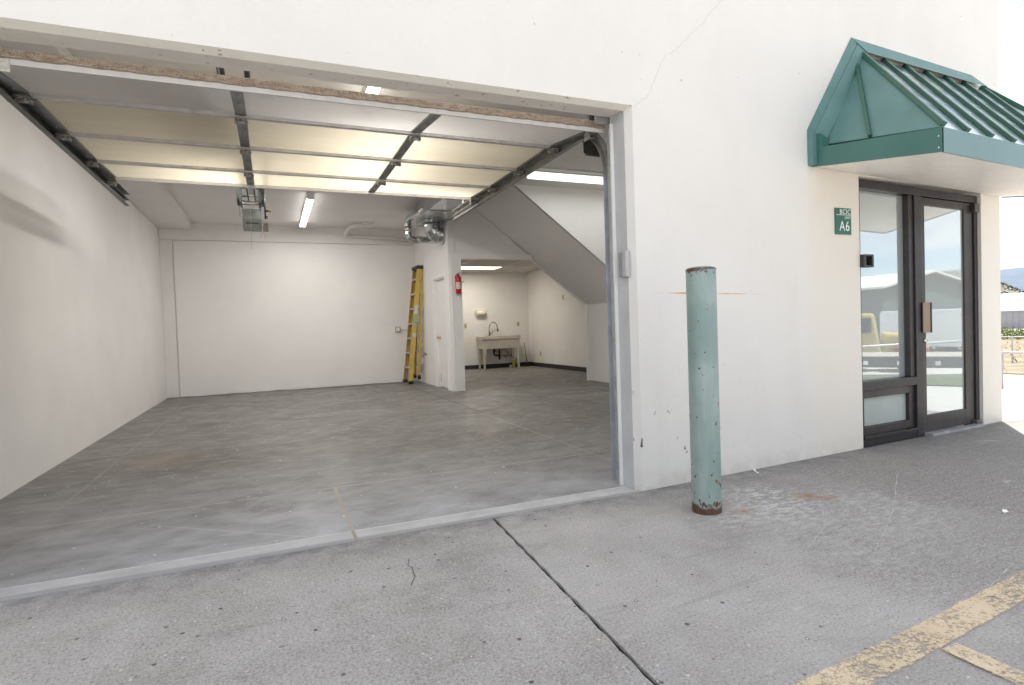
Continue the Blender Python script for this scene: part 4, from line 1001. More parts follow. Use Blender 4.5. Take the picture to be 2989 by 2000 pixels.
sv.tube([(5.76, 14.68, .315), (6.13, 14.68, .325)], .011, 8); sv.tube([(6.09, 14.67, .325), (6.13, 14.67, .325)], .026, 10); sv.tube([(5.90, 14.67, .315), (5.93, 14.67, .315)], .022, 10); sv.tube([(6.0, 14.67, .325), (6.0, 14.67, .29)], .016, 8)
sv.build('supply_valve', M['copper'], sk)
tw = thing('paper_towel_holder', 'paper towel roll on a wall bracket above the sink', 'paper towel', (5.29, 14.69, 1.5))
MB().tube([(5.15, 14.67, 1.51), (5.415, 14.67, 1.51)], .068, 22).build('paper_roll', M['paper'], tw)
tb2 = MB(); tb2.box(5.115, 5.42, 14.738, 14.7495, 1.585, 1.60); tb2.box(5.118, 5.128, 14.66, 14.738, 1.50, 1.59); tb2.tube([(5.12, 14.67, 1.51), (5.43, 14.67, 1.51)], .012, 8); tb2.build('bracket', M['whitegloss'], tw)
b1 = thing('detergent_bottle', 'yellow detergent bottle with a purple cap under the sink', 'bottle', (6.11, 14.42, 0))
MB().lathe((6.115, 14.50, 0), [(.001, 0), (.038, 0), (.042, .01), (.042, .17), (.018, .225), (.016, .24), (.001, .24)], 18).build('bottle_body', M['bottle_y'], b1); MB().lathe((6.115, 14.50, .24), [(.02, 0), (.02, .028), (.001, .028)], 14).build('cap', M['purple'], b1)
b2 = thing('spray_bottle', 'pale cleaner bottle with a dark blue base behind the right sink leg', 'bottle', (6.22, 14.45, 0))
MB().lathe((6.235, 14.55, 0), [(.001, 0), (.05, 0), (.05, .10), (.001, .10)], 18).build('bottle_base', M['bottle_b'], b2); MB().lathe((6.235, 14.55, .1005), [(.05, 0), (.045, .06), (.018, .14), (.015, .17), (.001, .17)], 18).build('bottle_top', M['bottle_c'], b2)
cu = tag(MB().lathe((6.03, 14.52, 0), [(.001, 0), (.032, 0), (.04, .07), (.036, .07), (.03, .005), (.001, .005)], 16).build('paper_cup', M['signwhite']), 'small white cup on the floor beside the yellow bottle', 'cup')
pn = thing('plunger', 'plunger with a thin wooden handle standing in the corner by the sink', 'plunger', (6.53, 14.55, 0))
MB().tube([(6.545, 14.56, .06), (6.50, 14.62, .66)], .012, 8).build('handle', M['wood'], pn); MB().lathe((6.55, 14.56, 0), [(.078, 0), (.07, .045), (.035, .085), (.015, .10), (.001, .10)], 20).build('rubber_cup', M['black'], pn)

# ------------------------------------------------------------------ storefront entrance (slight out of square as photographed)
def sw(x, z):       # storefront frame local (0..1.575, 0..2.14) to world
    u, v = x/1.575, z/2.14
    zb_ = .020+.030*u; zt_ = 2.178-.05*u
    return 4.302+1.582*u, zb_+(zt_-zb_)*v
def sbox(mb, x0, x1, z0, z1, y0, y1):
    c_ = [sw(x0, z0), sw(x1, z0), sw(x1, z1), sw(x0, z1)]
    return mb.hexa([(c_[0][0],y0,c_[0][1]),(c_[1][0],y0,c_[1][1]),(c_[1][0],y1,c_[1][1]),(c_[0][0],y1,c_[0][1]),(c_[3][0],y0,c_[3][1]),(c_[2][0],y0,c_[2][1]),(c_[2][0],y1,c_[2][1]),(c_[3][0],y1,c_[3][1])])
sf = thing('storefront_entrance', 'dark bronze glazed entrance with a side window under the green awning', 'entrance door', (5.09, 3.2, .03))
fm = MB()
sbox(fm, 0, .045, 0, 2.14, 3.135, 3.245); sbox(fm, 1.53, 1.575, 0, 2.14, 3.135, 3.245)
sbox(fm, .045, 1.53, 2.075, 2.14, 3.135, 3.245); sbox(fm, .71, .80, .0, 2.075, 3.135, 3.245)
sbox(fm, .045, .71, 0, .075, 3.14, 3.245); sbox(fm, .045, .71, .075, .10, 3.125, 3.14)
sbox(fm, .045, .71, .465, .535, 3.135, 3.245)
fm.build('frame', M['bronze'], sf, .003)
lw = MB(); sbox(lw, .045, .09, .10, .465, 3.16, 3.215); sbox(lw, .645, .71, .10, .465, 3.16, 3.215); sbox(lw, .09, .645, .10, .165, 3.16, 3.215); sbox(lw, .09, .645, .40, .465, 3.16, 3.215)
lw.build('vent_sash', M['bronze2'], sf, .003)
sbox(MB(), .092, .643, .167, .398, 3.19, 3.20).build('frosted_pane', M['frost'], sf)
sbox(MB(), .046, .709, .536, 2.074, 3.20, 3.21).build('side_pane', M['glass'], sf)
ij = MB(); sbox(ij, .655, .709, .537, 2.073, 3.15, 3.1995); ij.build('inner_stop', M['bronze2'], sf, .002)
dl = MB(); sbox(dl, .805, .862, .045, 2.07, 3.150, 3.195); sbox(dl, 1.405, 1.525, .045, 2.07, 3.150, 3.195); sbox(dl, .862, 1.405, .045, .185, 3.150, 3.195); sbox(dl, .862, 1.405, 2.005, 2.07, 3.150, 3.195)
leaf = dl.build('door_leaf', M['bronze2'], sf, .003)
gp = sbox(MB(), .863, 1.404, .186, 2.004, 3.165, 3.175).build('door_pane', M['glass'], leaf)
ph = MB(); sbox(ph, .778, .872, .905, 1.165, 3.118, 3.128); sbox(ph, .806, .835, .905, 1.165, 3.128, 3.1495)
ph.build('pull_handle', M['pull'], leaf, .002)
sbox(MB(), .8725, .888, .905, 1.165, 3.114, 3.132).build('pull_edge', M['black'], leaf, .002)
xl, zl = sw(.845, .835); MB().lathe((xl, 3.1495, zl), [(.001, -.014), (.018, -.014), (.020, 0)], 16, 'y').build('lock_cylinder', M['chrome'], leaf)
hg = MB(); sbox(hg, 1.495, 1.56, 1.985, 2.06, 3.11, 3.149); hg.build('top_pivot', M['bronze2'], leaf, .004); hg = MB(); sbox(hg, 1.49, 1.56, .03, .075, 3.11, 3.149); hg.build('bottom_pivot', M['galvdk'], leaf, .004)
sbox(MB(), .80, 1.53, .012, .042, 3.065, 3.134).build('sill_plate', M['galv'], sf, .002)
sbox(MB(), .0, .80, -.03, -.001, 3.10, 3.15).build('sill_grout', M['trimw'], sf)
cl = tag(MB().box(4.302, 4.328, 3.075, 3.134, 1.475, 1.575).box(4.328, 4.415, 3.075, 3.13, 1.475, 1.489).box(4.328, 4.415, 3.075, 3.13, 1.561, 1.575).box(4.395, 4.415, 3.075, 3.13, 1.489, 1.561).build('door_catch', M['bronze']), 'dark metal catch on the left frame of the entrance', 'door catch')

# ------------------------------------------------------------------ sign
sg = thing('unit_sign', 'small green unit sign left of the glazed entrance', 'sign', (4.10, 3.1, 1.83))
MB().box(4.022, 4.196, 3.098, 3.1065, 1.727, 1.929).build('plate', M['signgreen'], sg, .0015)
def text(s, x, z, size, sx=1.0):
    cu_ = bpy.data.curves.new('t', 'FONT'); cu_.body = s; cu_.size = size; cu_.align_x = 'RIGHT'; cu_.extrude = .0006; cu_.space_character = 1.1
    o = bpy.data.objects.new('t', cu_); col.objects.link(o)
    dg = bpy.context.evaluated_depsgraph_get(); me = bpy.data.meshes.new_from_object(o.evaluated_get(dg))
    bpy.data.objects.remove(o)
    for v in me.vertices:
        p = v.co.copy(); v.co = Vector((x+p.x*sx, 3.0970-p.z, z+p.y)) - BASE[sg.name]
    me.materials.clear(); me.materials.append(M['signwhite'])
    q_ = bpy.data.objects.new('lettering', me); col.objects.link(q_); q_.parent = sg; return q_
text('BCIC', 4.189, 1.884, .052, .98); text('UNIT', 4.188, 1.846, .031, .86); text('A6', 4.176, 1.755, .108, .86)
MB().box(4.034, 4.188, 3.0962, 3.0975, 1.8745, 1.8785).build('divider', M['signwhite'], sg)

# ------------------------------------------------------------------ awning
aw = thing('awning', 'green metal standing seam awning with a cream soffit over the entrance', 'awning', (5.0, 2.6, 2.2))
ZW_ = lambda x: -.040*(x-3.78)          # runs slightly down to the right
AX0, AX1, AYF, AYW = 3.79, 6.21, 2.2, 3.105
def A(x, y, z): return (x, y, z+ZW_(x))
tilt = lambda y: -.150*(AYW-y)/(AYW-AYF)
zs0, zf0 = 2.222, 2.395
# soffit boards
so = MB(); nb = 14
for i in range(nb):
    y0, y1 = AYF+.012+(AYW-AYF-.016)*i/nb, AYF+.012+(AYW-AYF-.016)*(i+1)/nb-.004
    so.hexa([A(AX0+.012,y0,zs0+tilt(y0)+.006),A(AX1-.012,y0,zs0+tilt(y0)+.006),A(AX1-.012,y1,zs0+tilt(y1)+.006),A(AX0+.012,y1,zs0+tilt(y1)+.006),A(AX0+.012,y0,zs0+tilt(y0)+.02),A(AX1-.012,y0,zs0+tilt(y0)+.02),A(AX1-.012,y1,zs0+tilt(y1)+.02),A(AX0+.012,y1,zs0+tilt(y1)+.02)])
so.build('soffit', M['soffit'], aw)
fz = lambda y, t: (zs0 if t == 0 else zf0-.03*(1-(AYW-y)/(AYW-AYF)) ) + tilt(y)
def fascia(p, q_, mat, name):
    dx, dy = q_[0]-p[0], q_[1]-p[1]; L = math.hypot(dx, dy); nx_, ny_ = -dy/L*.012, dx/L*.012
    m_ = MB(); ztp = lambda y: 2.36+tilt(y)*.93+.0
    pts = [A(p[0],p[1],zs0+tilt(p[1])),A(q_[0],q_[1],zs0+tilt(q_[1])),A(q_[0]+nx_,q_[1]+ny_,zs0+tilt(q_[1])),A(p[0]+nx_,p[1]+ny_,zs0+tilt(p[1])),
           A(p[0],p[1],ztp(p[1])),A(q_[0],q_[1],ztp(q_[1])),A(q_[0]+nx_,q_[1]+ny_,ztp(q_[1])),A(p[0]+nx_,p[1]+ny_,ztp(p[1]))]
    m_.hexa(pts); return m_.build(name, mat, aw)
fascia((AX0, AYW), (AX0, AYF), M['green'], 'side_fascia'); fascia((AX0+.001, AYF), (AX1-.001, AYF), mat_plain('green fascia with painted sky light', (.165, .265, .270), .40, var=.08, scale=3), 'front_fascia'); fascia((AX1, AYF), (AX1, AYW), M['green'], 'side_fascia')  # front fascia paler and bluer: sky light painted into its green
ze = lambda y: 2.362+tilt(y)*.93
RL, RRr = 4.335, 5.88          # ridge ends on the wall
ZR_ = 3.155
P_FL, P_FR = A(AX0, AYF, ze(AYF)), A(AX1, AYF, ze(AYF)); P_WL, P_WR = A(AX0+.085, AYW-.022, ze(AYW)+.03), A(AX1-.085, AYW-.022, ze(AYW)+.03); P_RL, P_RR = A(RL, AYW-.006, ZR_), A(RRr, AYW-.006, ZR_)
def plate3(name, pts, mat, th=.012):
    pts = [Vector(p) for p in pts]; nrm = (pts[1]-pts[0]).cross(pts[2]-pts[0]).normalized()
    if nrm.z < 0: nrm = -nrm
    n_ = len(pts); m_ = MB(); m_.add(pts + [p-nrm*th for p in pts], [tuple(range(n_)), tuple(range(n_, 2*n_))] + [(i, (i+1) % n_, n_+(i+1) % n_, n_+i) for i in range(n_)]); return m_.build(name, mat, aw)
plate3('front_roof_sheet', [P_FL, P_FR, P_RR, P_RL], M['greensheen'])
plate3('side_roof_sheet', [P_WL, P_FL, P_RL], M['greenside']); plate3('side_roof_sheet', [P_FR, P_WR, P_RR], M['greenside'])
fn = (Vector(P_FR)-Vector(P_FL)).cross(Vector(P_RL)-Vector(P_FL)).normalized()
if fn.z < 0: fn = -fn
def seam(a, b_, wd=.028, ht=.024, nrm=fn):
    a, b_ = Vector(a)+nrm*ht*.5, Vector(b_)+nrm*ht*.5
    MB().bar(a, b_, wd, ht, nrm).build('seam_rib', M['seam'], aw, .004)
seam(P_FL, P_RL, .03, .03); seam(P_FR, P_RR, .03, .03)
for k in range(1, 9):
    x = AX0+.245*k
    if x > AX1-.06: break
    # rib parallel to the wall normal, top end where it meets ridge or hip
    t_top = 1.0
    xb = x
    xt = xb + (0.57 if xb+.57 < RRr else max(0, RRr-xb))
    xt = xb*1.0+.565*(1-(xb-AX0)/(AX1-AX0)*1.16) if xb < 5.9 else xb
    xt = RL+.2495*k*(RRr-RL)/(.2495*6) if k <= 6 else RRr
    if k > 6: continue
    seam(A(xb, AYF+.0, ze(AYF)), A(xt, AYW-.006, ZR_))
sn = (Vector(P_FL)-Vector(P_WL)).cross(Vector(P_RL)-Vector(P_WL)).normalized()
if sn.x > 0: sn = -sn
sa, sb_ = Vector(P_RL).lerp(Vector(P_WL), .08), Vector(P_WL).lerp(Vector(P_FL), .46)
MB().bar(sa+sn*.012, sb_+sn*.012, .022, .03, sn).build('seam_rib', M['seam'], aw, .003)
# wall flashings
def flash(name, a, b_, c_, d_, mat): plate3(name, [a, b_, c_, d_], mat, .006)
def flashing(o0, o1, i0, i1):
    m_ = MB(); m_.hexa([o0, i0, (i0[0], i0[1]+.006, i0[2]), (o0[0], 3.1055, o0[2]), o1, i1, (i1[0], i1[1]+.006, i1[2]), (o1[0], 3.1055, o1[2])]); return m_.build('wall_flashing', M['greenside'], aw)
flashing((3.748, 3.097, 2.495), (4.243, 3.097, 3.252), (3.800, 3.085, 2.47), (4.285, 3.085, 3.205))
flashing((3.802, 3.082, 2.472), (4.287, 3.082, 3.203), (3.878, 3.050, 2.405), (4.352, 3.050, 3.128))
MB().hexa([(3.750,3.06,2.228),(3.7885,3.06,2.226),(3.7885,3.1055,2.226),(3.750,3.1055,2.228),(3.748,3.06,2.494),(3.7885,3.06,2.455),(3.7885,3.1055,2.455),(3.748,3.1055,2.494)]).build('wall_flashing', M['greenside'], aw)
MB().hexa([(4.345,3.045,3.128),(5.90,3.045,3.062),(5.90,3.06,3.075),(4.345,3.06,3.142),(4.243,3.0995,3.250),(5.76,3.0995,3.170),(5.76,3.1055,3.170),(4.243,3.1055,3.250)]).build('ridge_flashing', M['greenside'], aw)
MB().hexa([(3.789,3.020,2.335),(3.905,3.020,2.335),(3.905,3.104,2.345),(3.789,3.104,2.345),(3.789,3.030,2.452),(3.882,3.030,2.418),(3.882,3.104,2.418),(3.789,3.104,2.452)]).build('corner_cap', M['green'], aw)
rv = MB()
for (x, z) in ((4.40, 3.21), (4.95, 3.18), (5.5, 3.15)): rv.lathe((x, 3.092, z), [(.001, -.004), (.007, -.004), (.007, .006)], 8, 'y')
for z in (2.10, 2.17): rv.lathe((AX0-.002, AYF+.02, z), [(.001, -.003), (.006, -.003), (.006, .003)], 8, 'x')
rv.build('rivet', M['chrome'], aw)

# ------------------------------------------------------------------ bollard
bl = thing('bollard', 'chipped teal steel bollard with rusty rims standing in front of the wall', 'bollard', (2.278, 2.60, 0))
n = 40; pb = MB(); prof = [(.083, -.05)] + [(.083, .02+1.35*k/30) for k in range(31)] + [(.0835, 1.392), (.079, 1.398)]
pb.lathe((2.277, 2.605, 0), prof, n); pb.build('post', M['bollard'], bl)
cpb = MB(); cpb.lathe((2.277, 2.605, 1.392), [(.0785, 0), (.074, .008), (.055, .014), (.03, .016), (.001, .017)], n); cpb.build('concrete_cap', mat_plain('teal painted concrete cap', (.30, .42, .39), .7, var=.2, scale=20, bumpk=.4), bl)

# ------------------------------------------------------------------ litter
def scrap(name, x, y, pts, label):
    z = gz(x)+.002; m_ = MB(); n_ = len(pts)
    m_.add([(x+a, y+b_, z+c_) for a, b_, c_ in pts]+[(x+a, y+b_, z+c_+.0015) for a, b_, c_ in pts], [tuple(range(n_))[::-1], tuple(range(n_, 2*n_))]+[(i, (i+1) % n_, n_+(i+1) % n_, n_+i) for i in range(n_)])
    tag(m_.build(name, M['signwhite']), label, 'litter')
scrap('paper_scrap', 3.55, 1.78, [(-.02, -.006, 0), (.017, -.008, 0), (.02, .004, .007), (.0, .011, .011), (-.015, .006, .005)], 'small white scrap lying out on the paving towards the parking line')
scrap('torn_paper', 3.10, 3.04, [(-.007, -.02, 0), (.007, -.02, 0), (.004, .0, .003), (.012, .02, .02), (-.005, .02, .012)], 'torn white scrap on the ground against the white wall')

# ------------------------------------------------------------------ background yard at the right edge
def at_dir(h, s=0.0):       # point h metres from the camera foot along the sight line past the corner
    return Vector((.898*h+.44*s, .44*h-.898*s, 0))
def fence(h, z0, ht, r, span, mesh, label):
    f = thing('chain_link_fence', label, 'fence', tuple(at_dir(h)+Vector((0,0,z0))), 'chain link fences in the yard')
    a, b_ = at_dir(h, -span[0]), at_dir(h, span[1])
    tr = MB(); tr.tube([a+Vector((0,0,z0+ht)), b_+Vector((0,0,z0+ht))], r, 8); tr.build('top_rail', M['post'], f)
    L = (b_-a).length; d = (b_-a)/L
    np_ = int(L/2.4)
    for k in range(np_+1):
        p = a+d*(L*k/np_); MB().tube([p+Vector((0,0,z0-.1)), p+Vector((0,0,z0+ht+.03))], r*1.15, 8).build('post', M['post'], f)
    if mesh:
        w_ = MB(); sp = .085; nn = int(L/sp)
        for k in range(-int(ht/sp), nn):
            for sgn in (1, -1):
                s0 = k*sp if sgn > 0 else k*sp+ht; s1 = s0+sgn*ht
                z_0, z_1 = z0, z0+ht
                if max(s0, s1) < 0 or min(s0, s1) > L: continue
                p, q_ = a+d*s0+Vector((0,0,z_0)), a+d*s1+Vector((0,0,z_1))
                w_.tube([p, q_], .0028, 3, cap=False)
        w_.build('wire_mesh', M['post'], f)
fence(18.5, -.86, .92, .03, (2.6, 4.6), True, 'low chain link fence on the pale concrete beyond the building corner')
fence(30, -1.05, 1.08, .025, (3, 6), False, 'thin pipe fence further back at the dry grass field')
# field, weeds
fm_ = MB(); HS = [24+66*i/44 for i in range(45)]; SS = [-60+120*i/40 for i in range(41)]
vv = []
for h in HS:
    for s_ in SS:
        p = at_dir(h, s_); vv.append((p.x, p.y, lz(p.x, p.y)+.03))
fm_.add(vv, [(i*41+j, i*41+j+1, (i+1)*41+j+1, (i+1)*41+j) for i in range(44) for j in range(40)])
struct(fm_.build('field', M['grass_dry']))
gt = MB()
for k in range(700):
    h, s = random.uniform(24, 60), random.uniform(-6, 8); p = at_dir(h, s); z = lz(p.x, p.y)+.04
    q_ = Vector((random.uniform(-.06, .06), random.uniform(-.06, .06), random.uniform(.05, .16))); sd_ = Vector((random.uniform(-.04, .04), random.uniform(-.04, .04), 0))
    b0 = Vector((p.x, p.y, z)); gt.add([b0-sd_, b0+sd_, b0+q_], [(0,1,2)])
g0 = gt.build('dry_grass', M['grass_dry']); g0['kind'] = 'stuff'; g0['label'] = 'dry tan grass on the field behind the fence'
gw = MB()
for k in range(6000):
    h, s = random.uniform(66, 80), random.uniform(-4, 10); p = at_dir(h, s)
    top = .5+.9*max(0, mnoise.noise(Vector((p.x*.25, p.y*.25, 0)))+.45)
    b0 = Vector((p.x, p.y, lz(p.x, p.y)+random.uniform(0, top))); q_ = [Vector([random.uniform(-.15, .15) for _ in range(3)]) for _ in range(3)]
    gw.add([b0+v for v in q_], [(0,1,2)])
g1 = gw.build('weeds', M['weed']); g1['kind'] = 'stuff'; g1['label'] = 'patch of green weeds in front of the far warehouse'
# far warehouse at the right
def shed(name, label, c_, ax, L, Wd, zb_, zev, zr, wm, rm, band=None, doors=False):
    """gabled building; ax: direction of the ridge"""
    t = thing(name, label, 'warehouse', (c_[0], c_[1], zb_))
    d = Vector((ax[0], ax[1], 0)).normalized(); s = Vector((-d.y, d.x, 0)); C0 = Vector((c_[0], c_[1], 0))
    def P(u, v, z): return C0+d*u+s*v+Vector((0,0,z))
    h = Wd/2; l = L/2
    m_ = MB(); m_.add([P(-l,-h,zb_),P(-l,h,zb_),P(-l,h,zev),P(-l,0,zr),P(-l,-h,zev),P(l,-h,zb_),P(l,h,zb_),P(l,h,zev),P(l,0,zr),P(l,-h,zev)], [(0,1,2,3,4),(5,6,7,8,9),(0,5,9,4),(1,6,7,2)])
    n_ = int(L/1.0)
    for k in range(n_):
        for sg_ in (-1, 1): m_.add([P(-l+L*k/n_,sg_*(h+.0),zb_),P(-l+L*k/n_+.12,sg_*(h+.06),zb_),P(-l+L*k/n_+.12,sg_*(h+.06),zev),P(-l+L*k/n_,sg_*h,zev)], [(0,1,2,3)])
    m_.build('wall', wm, t)
    r_ = MB(); e_ = .5
    for sg_ in (-1, 1):
        r_.hexa([P(-l-e_,sg_*(h+e_),zev-.1),P(l+e_,sg_*(h+e_),zev-.1),P(l+e_,0,zr+.02),P(-l-e_,0,zr+.02),P(-l-e_,sg_*(h+e_),zev+.08),P(l+e_,sg_*(h+e_),zev+.08),P(l+e_,0,zr+.2),P(-l-e_,0,zr+.2)])
    r_.build('roof', rm, t)
    if doors:
        for v0, v1, z1_, nm, mt in ((-3.2, -.4, zb_+3.0, 'bay_door', M['shedlight']), (.8, 1.7, zb_+2.1, 'side_door', M['darksteel']), (2.4, 3.6, zb_+2.2, 'window', M['darkglass'])):
            m2 = MB(); z0_ = zb_+(1.2 if nm == 'window' else .05)
            a_, b2_ = P(-l-.08, v0, 0), P(-l-.02, v1, 0)
            m2.box(min(a_.x, b2_.x), max(a_.x, b2_.x), min(a_.y, b2_.y), max(a_.y, b2_.y), z0_, z1_)
            if nm == 'bay_door':
                for k in range(1, 6): zz_ = z0_+(z1_-z0_)*k/6; m2.box(min(a_.x, b2_.x), max(a_.x, b2_.x), min(a_.y, b2_.y)-.0, max(a_.y, b2_.y)+.04, zz_-.03, zz_+.03)
            m2.build(nm, mt, t)
    if band:
        for k in range(int(L/3)):
            u0 = -l+.2+k*3
            MB().add([P(u0,h+.10,band[0]),P(u0+2.7,h+.10,band[0]),P(u0+2.7,h+.10,band[1]),P(u0,h+.10,band[1])], [(0,1,2,3)]).build('light_panel', M['shedlight'], t)
    return t
cw = at_dir(172, -3)
shed('warehouse', 'far low warehouse with a white roof and grey siding in front of the hill', (cw.x, cw.y), (.44, -.898), 70, 24, -3.2, .95, 4.6, M['shedwall'], M['shedroof'], (-1.6, .25))
# buildings, truck and trailers across the yard behind the camera, seen mirrored in the glass
shed('warehouse', 'grey green gabled warehouse across the yard, the further of two, with a pale roof', (61.3, -47), (0, -1), 26, 9.8, -1.6, 2.8, 4.8, M['shedgreen'], M['shedroof'], None, True)
shed('warehouse', 'grey green gabled warehouse across the yard, the nearer of two', (50.3, -34), (0, -1), 20, 11.6, -1.5, 3.2, 4.4, M['shedgreen'], M['shedroof'], None, True)
tb_ = Vector((20.0, -8.0, -.95))
tr_ = thing('old_truck', 'old yellow truck with a rounded hood and red fenders parked across the yard', 'truck', tuple(tb_))
tr_.rotation_euler.z = math.atan2(.81, .58)
def TB(x0, x1, y0, y1, z0, z1, b=tb_): return MB().box(b.x+x0, b.x+x1, b.y+y0, b.y+y1, b.z+z0, b.z+z1)
MB().hexa([(tb_.x+a, tb_.y+b_, tb_.z+c_) for a, b_, c_ in ((-.7,-.95,.7),(.55,-.95,.7),(.55,.95,.7),(-.7,.95,.7),(-.6,-.8,2.1),(.35,-.8,2.1),(.35,.8,2.1),(-.6,.8,2.1))]).build('cab', M['truckyel'], tr_, .1)
MB().hexa([(tb_.x+a, tb_.y+b_, tb_.z+c_) for a, b_, c_ in ((.56,-.62,.6),(1.9,-.5,.6),(1.9,.5,.6),(.56,.62,.6),(.56,-.6,1.42),(1.85,-.42,1.28),(1.85,.42,1.28),(.56,.6,1.42))]).build('hood', M['truckyel'], tr_, .12)
for sgn in (-1, 1):
    TB(-.35, .25, min(sgn*.86, sgn*.93), max(sgn*.86, sgn*.93), 1.42, 1.92).build('cab_window', M['darkglass'], tr_)
    TB(.9, 1.85, min(sgn*.56, sgn*.98), max(sgn*.56, sgn*.98), .62, .92).build('fender', M['redpaint'], tr_, .12)
    TB(-.82, -.72, sgn*.7-.05, sgn*.7+.05, .7, 2.35).build('exhaust_stack', M['darksteel'], tr_)
    for x in (1.35, -1.9, -3.0): MB().tube([(tb_.x+x, tb_.y+sgn*.72, tb_.z+.42), (tb_.x+x, tb_.y+sgn*.96, tb_.z+.42)], .42, 18).build('wheel', M['tyre'], tr_)
TB(-3.9, .5, -.45, .45, .5, .69).build('chassis', M['darksteel'], tr_)
fb = Vector((16.9, -4.9, -.95))
fl_ = thing('flatbed_trailer', 'long flatbed trailer with a board deck parked in front of the old truck', 'trailer', tuple(fb))
fl_.rotation_euler.z = math.atan2(.81, .58)
TB(-4.2, 4.6, -1.1, 1.1, .76, .86, fb).build('deck', M['deck'], fl_)
for sgn in (-1, 1): TB(-4.2, 4.6, min(sgn*1.101, sgn*1.15), max(sgn*1.101, sgn*1.15), .55, .85, fb).build('side_rail', M['darksteel'], fl_)
for k in range(11): TB(-3.9+k*.8, -3.78+k*.8, 1.151, 1.16, .62, .74, fb).build('marker', M['signwhite'], fl_)
TB(-4.0, 4.0, -.5, .5, .5, .75, fb).build('chassis', M['darksteel'], fl_)
for x in (-3.0, -2.0):
    for y in (-.9, .65): MB().tube([(fb.x+x, fb.y+y, fb.z+.38), (fb.x+x, fb.y+y+.26, fb.z+.38)], .38, 18).build('wheel', M['tyre'], fl_)
for i, (x, y, l) in enumerate(((33, -13, 'white box trailer parked across the yard, nearest the truck'), (37, -14.5, 'white camper trailer with a dark window, furthest across the yard'))):
    t = thing('box_trailer', l, 'trailer', (x, y, -1.15), 'white trailers across the yard')
    MB().box(x-1.2, x+1.6, y-2.5, y+2.5, -.7, 1.25).build('body', M['rvwhite'], t, .08); MB().box(x-.4, x+.3, y+2.5, y+2.52, .1, .7).build('window', M['darkglass'], t)
    for dx in (-1.0, 1.2): MB().tube([(x+dx, y-.3, -.85), (x+dx+.2, y-.3, -.85)], .33, 14).build('wheel', M['tyre'], t)
f2 = thing('chain_link_fence', 'chain link fence along the grass strip across the yard', 'fence', (13.8, -2.3, -.6), 'chain link fences in the yard')
fa_ = MB(); fa_.tube([(10, -3.0, .35), (22, -2.4, .35)], .03, 8); fa_.build('top_rail', M['post'], f2)
for k in range(6): x = 10+k*2.4; MB().tube([(x, -3.0+k*.12, -1.1), (x, -3.0+k*.12, .38)], .035, 8).build('post', M['post'], f2)
M['verge'] = mat_plain('mown verge', (.11, .14, .065), .9, var=.4, scale=2)
struct(MB().add([(9, -3.6, lz(9, 0)+.03), (24, -2.8, lz(24, 0)+.03), (24, -2.1, lz(24, 0)+.03), (17, -2.2, lz(17, 0)+.03), (9, -2.7, lz(9, 0)+.03)], [(0,1,2,3,4)]).build('grass_strip', M['verge']))
# hills and mountains
def ridge(name, r, az0, az1, n, hf, zb_, depth, mat):
    m_ = MB(); vs = []; k_ = 6
    for i in range(n+1):
        a = az0+(az1-az0)*i/n
        for j in range(k_+1):
            t_ = j/k_; rr_ = r+depth*t_
            z = zb_+(hf(a)-zb_)*math.sin(t_*math.pi/2)**1.0 + (mnoise.noise(Vector((a*60, t_*5, r)))*hf(a)*.06 if 0 < j else 0)
            vs.append((rr_*math.sin(a), rr_*math.cos(a), z))
    fs = [(i*(k_+1)+j, (i+1)*(k_+1)+j, (i+1)*(k_+1)+j+1, i*(k_+1)+j+1) for i in range(n) for j in range(k_)]
    m_.add(vs, fs, True); return struct(m_.build(name, mat))
az_r = math.atan2(.898, .44)
fr1 = lambda a: 7+14*max(0, (1-abs((a-az_r+.03)/.085))) + 10*(1+mnoise.noise(Vector((a*7, 1, 0)))) + (8 if a > az_r+.3 else 0)
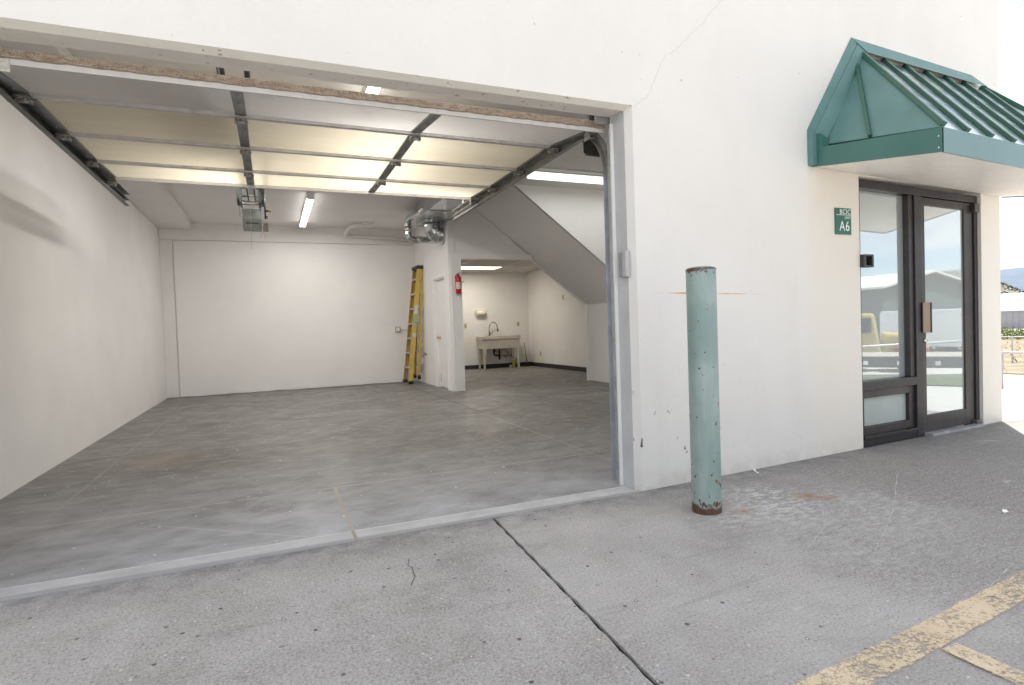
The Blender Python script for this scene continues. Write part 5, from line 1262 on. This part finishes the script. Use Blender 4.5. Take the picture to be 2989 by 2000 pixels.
def hh(a):
    d = a-az_r
    if abs(d) < .2: return 20.5 - 280*(d-(-.02))*.6 if d > -.06 else 24 + 40*(-.06-d)
    return 24+10*mnoise.noise(Vector((a*6, 2, 0)))
def hill_h(a):
    d = a-az_r          # grows to the right of the picture edge
    return 22 - 420*min(.025, max(-.03, d)) + 5*mnoise.noise(Vector((a*9, 3, 0)))*min(1, abs(d)/.1) + 30*min(1, max(0, (d-.25)/.2))
ridge('hill', 560, az_r-.7, az_r+2.6, 240, hill_h, -6, 160, M['hill'])
sb2 = MB()
for k in range(4200):
    a = random.uniform(az_r-.12, az_r+.12) if k < 2400 else random.uniform(az_r+.3, az_r+1.6)
    t_ = random.random()**.6; rr_ = 560+160*t_; z = -6+(hill_h(a)+6)*math.sin(t_*math.pi/2); b0 = Vector((rr_*math.sin(a), rr_*math.cos(a), z))
    s_ = random.uniform(.5, 1.3)
    for q2 in range(4): sb2.add([b0+Vector((random.uniform(-s_, s_), random.uniform(-s_, s_), random.uniform(-.2, s_*1.5))) for _ in range(3)], [(0,1,2)])
g2 = sb2.build('scrub_trees', M['scrub']); g2['kind'] = 'stuff'; g2['label'] = 'dark juniper scrub scattered over the near hillside'
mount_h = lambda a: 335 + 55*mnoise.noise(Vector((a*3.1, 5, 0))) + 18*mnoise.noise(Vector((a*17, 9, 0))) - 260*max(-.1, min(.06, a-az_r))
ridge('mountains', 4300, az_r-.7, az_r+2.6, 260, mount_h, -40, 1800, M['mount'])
# overhead cable
uw = MB(); a, b_ = Vector((23.2, 11.6, 4.4)), Vector((60, 24, 15))
a = at_dir(60, -14)+Vector((0,0,12.6)); b_ = at_dir(60, 14)+Vector((0,0,15.0))
uw.tube([a.lerp(b_, k/12)-Vector((0,0,.8*math.sin(math.pi*k/12))) for k in range(13)], .035, 6); tag(uw.build('utility_cable', M['cable']), 'overhead cable crossing the sky right of the building', 'cable')
uw = MB(); uw.tube([(20+60*k/12, -30, 12.0-1.0*math.sin(math.pi*k/12)+k*.15) for k in range(13)], .04, 6); tag(uw.build('utility_cable', M['cable']), 'overhead cable reflected in the entrance glass', 'cable')
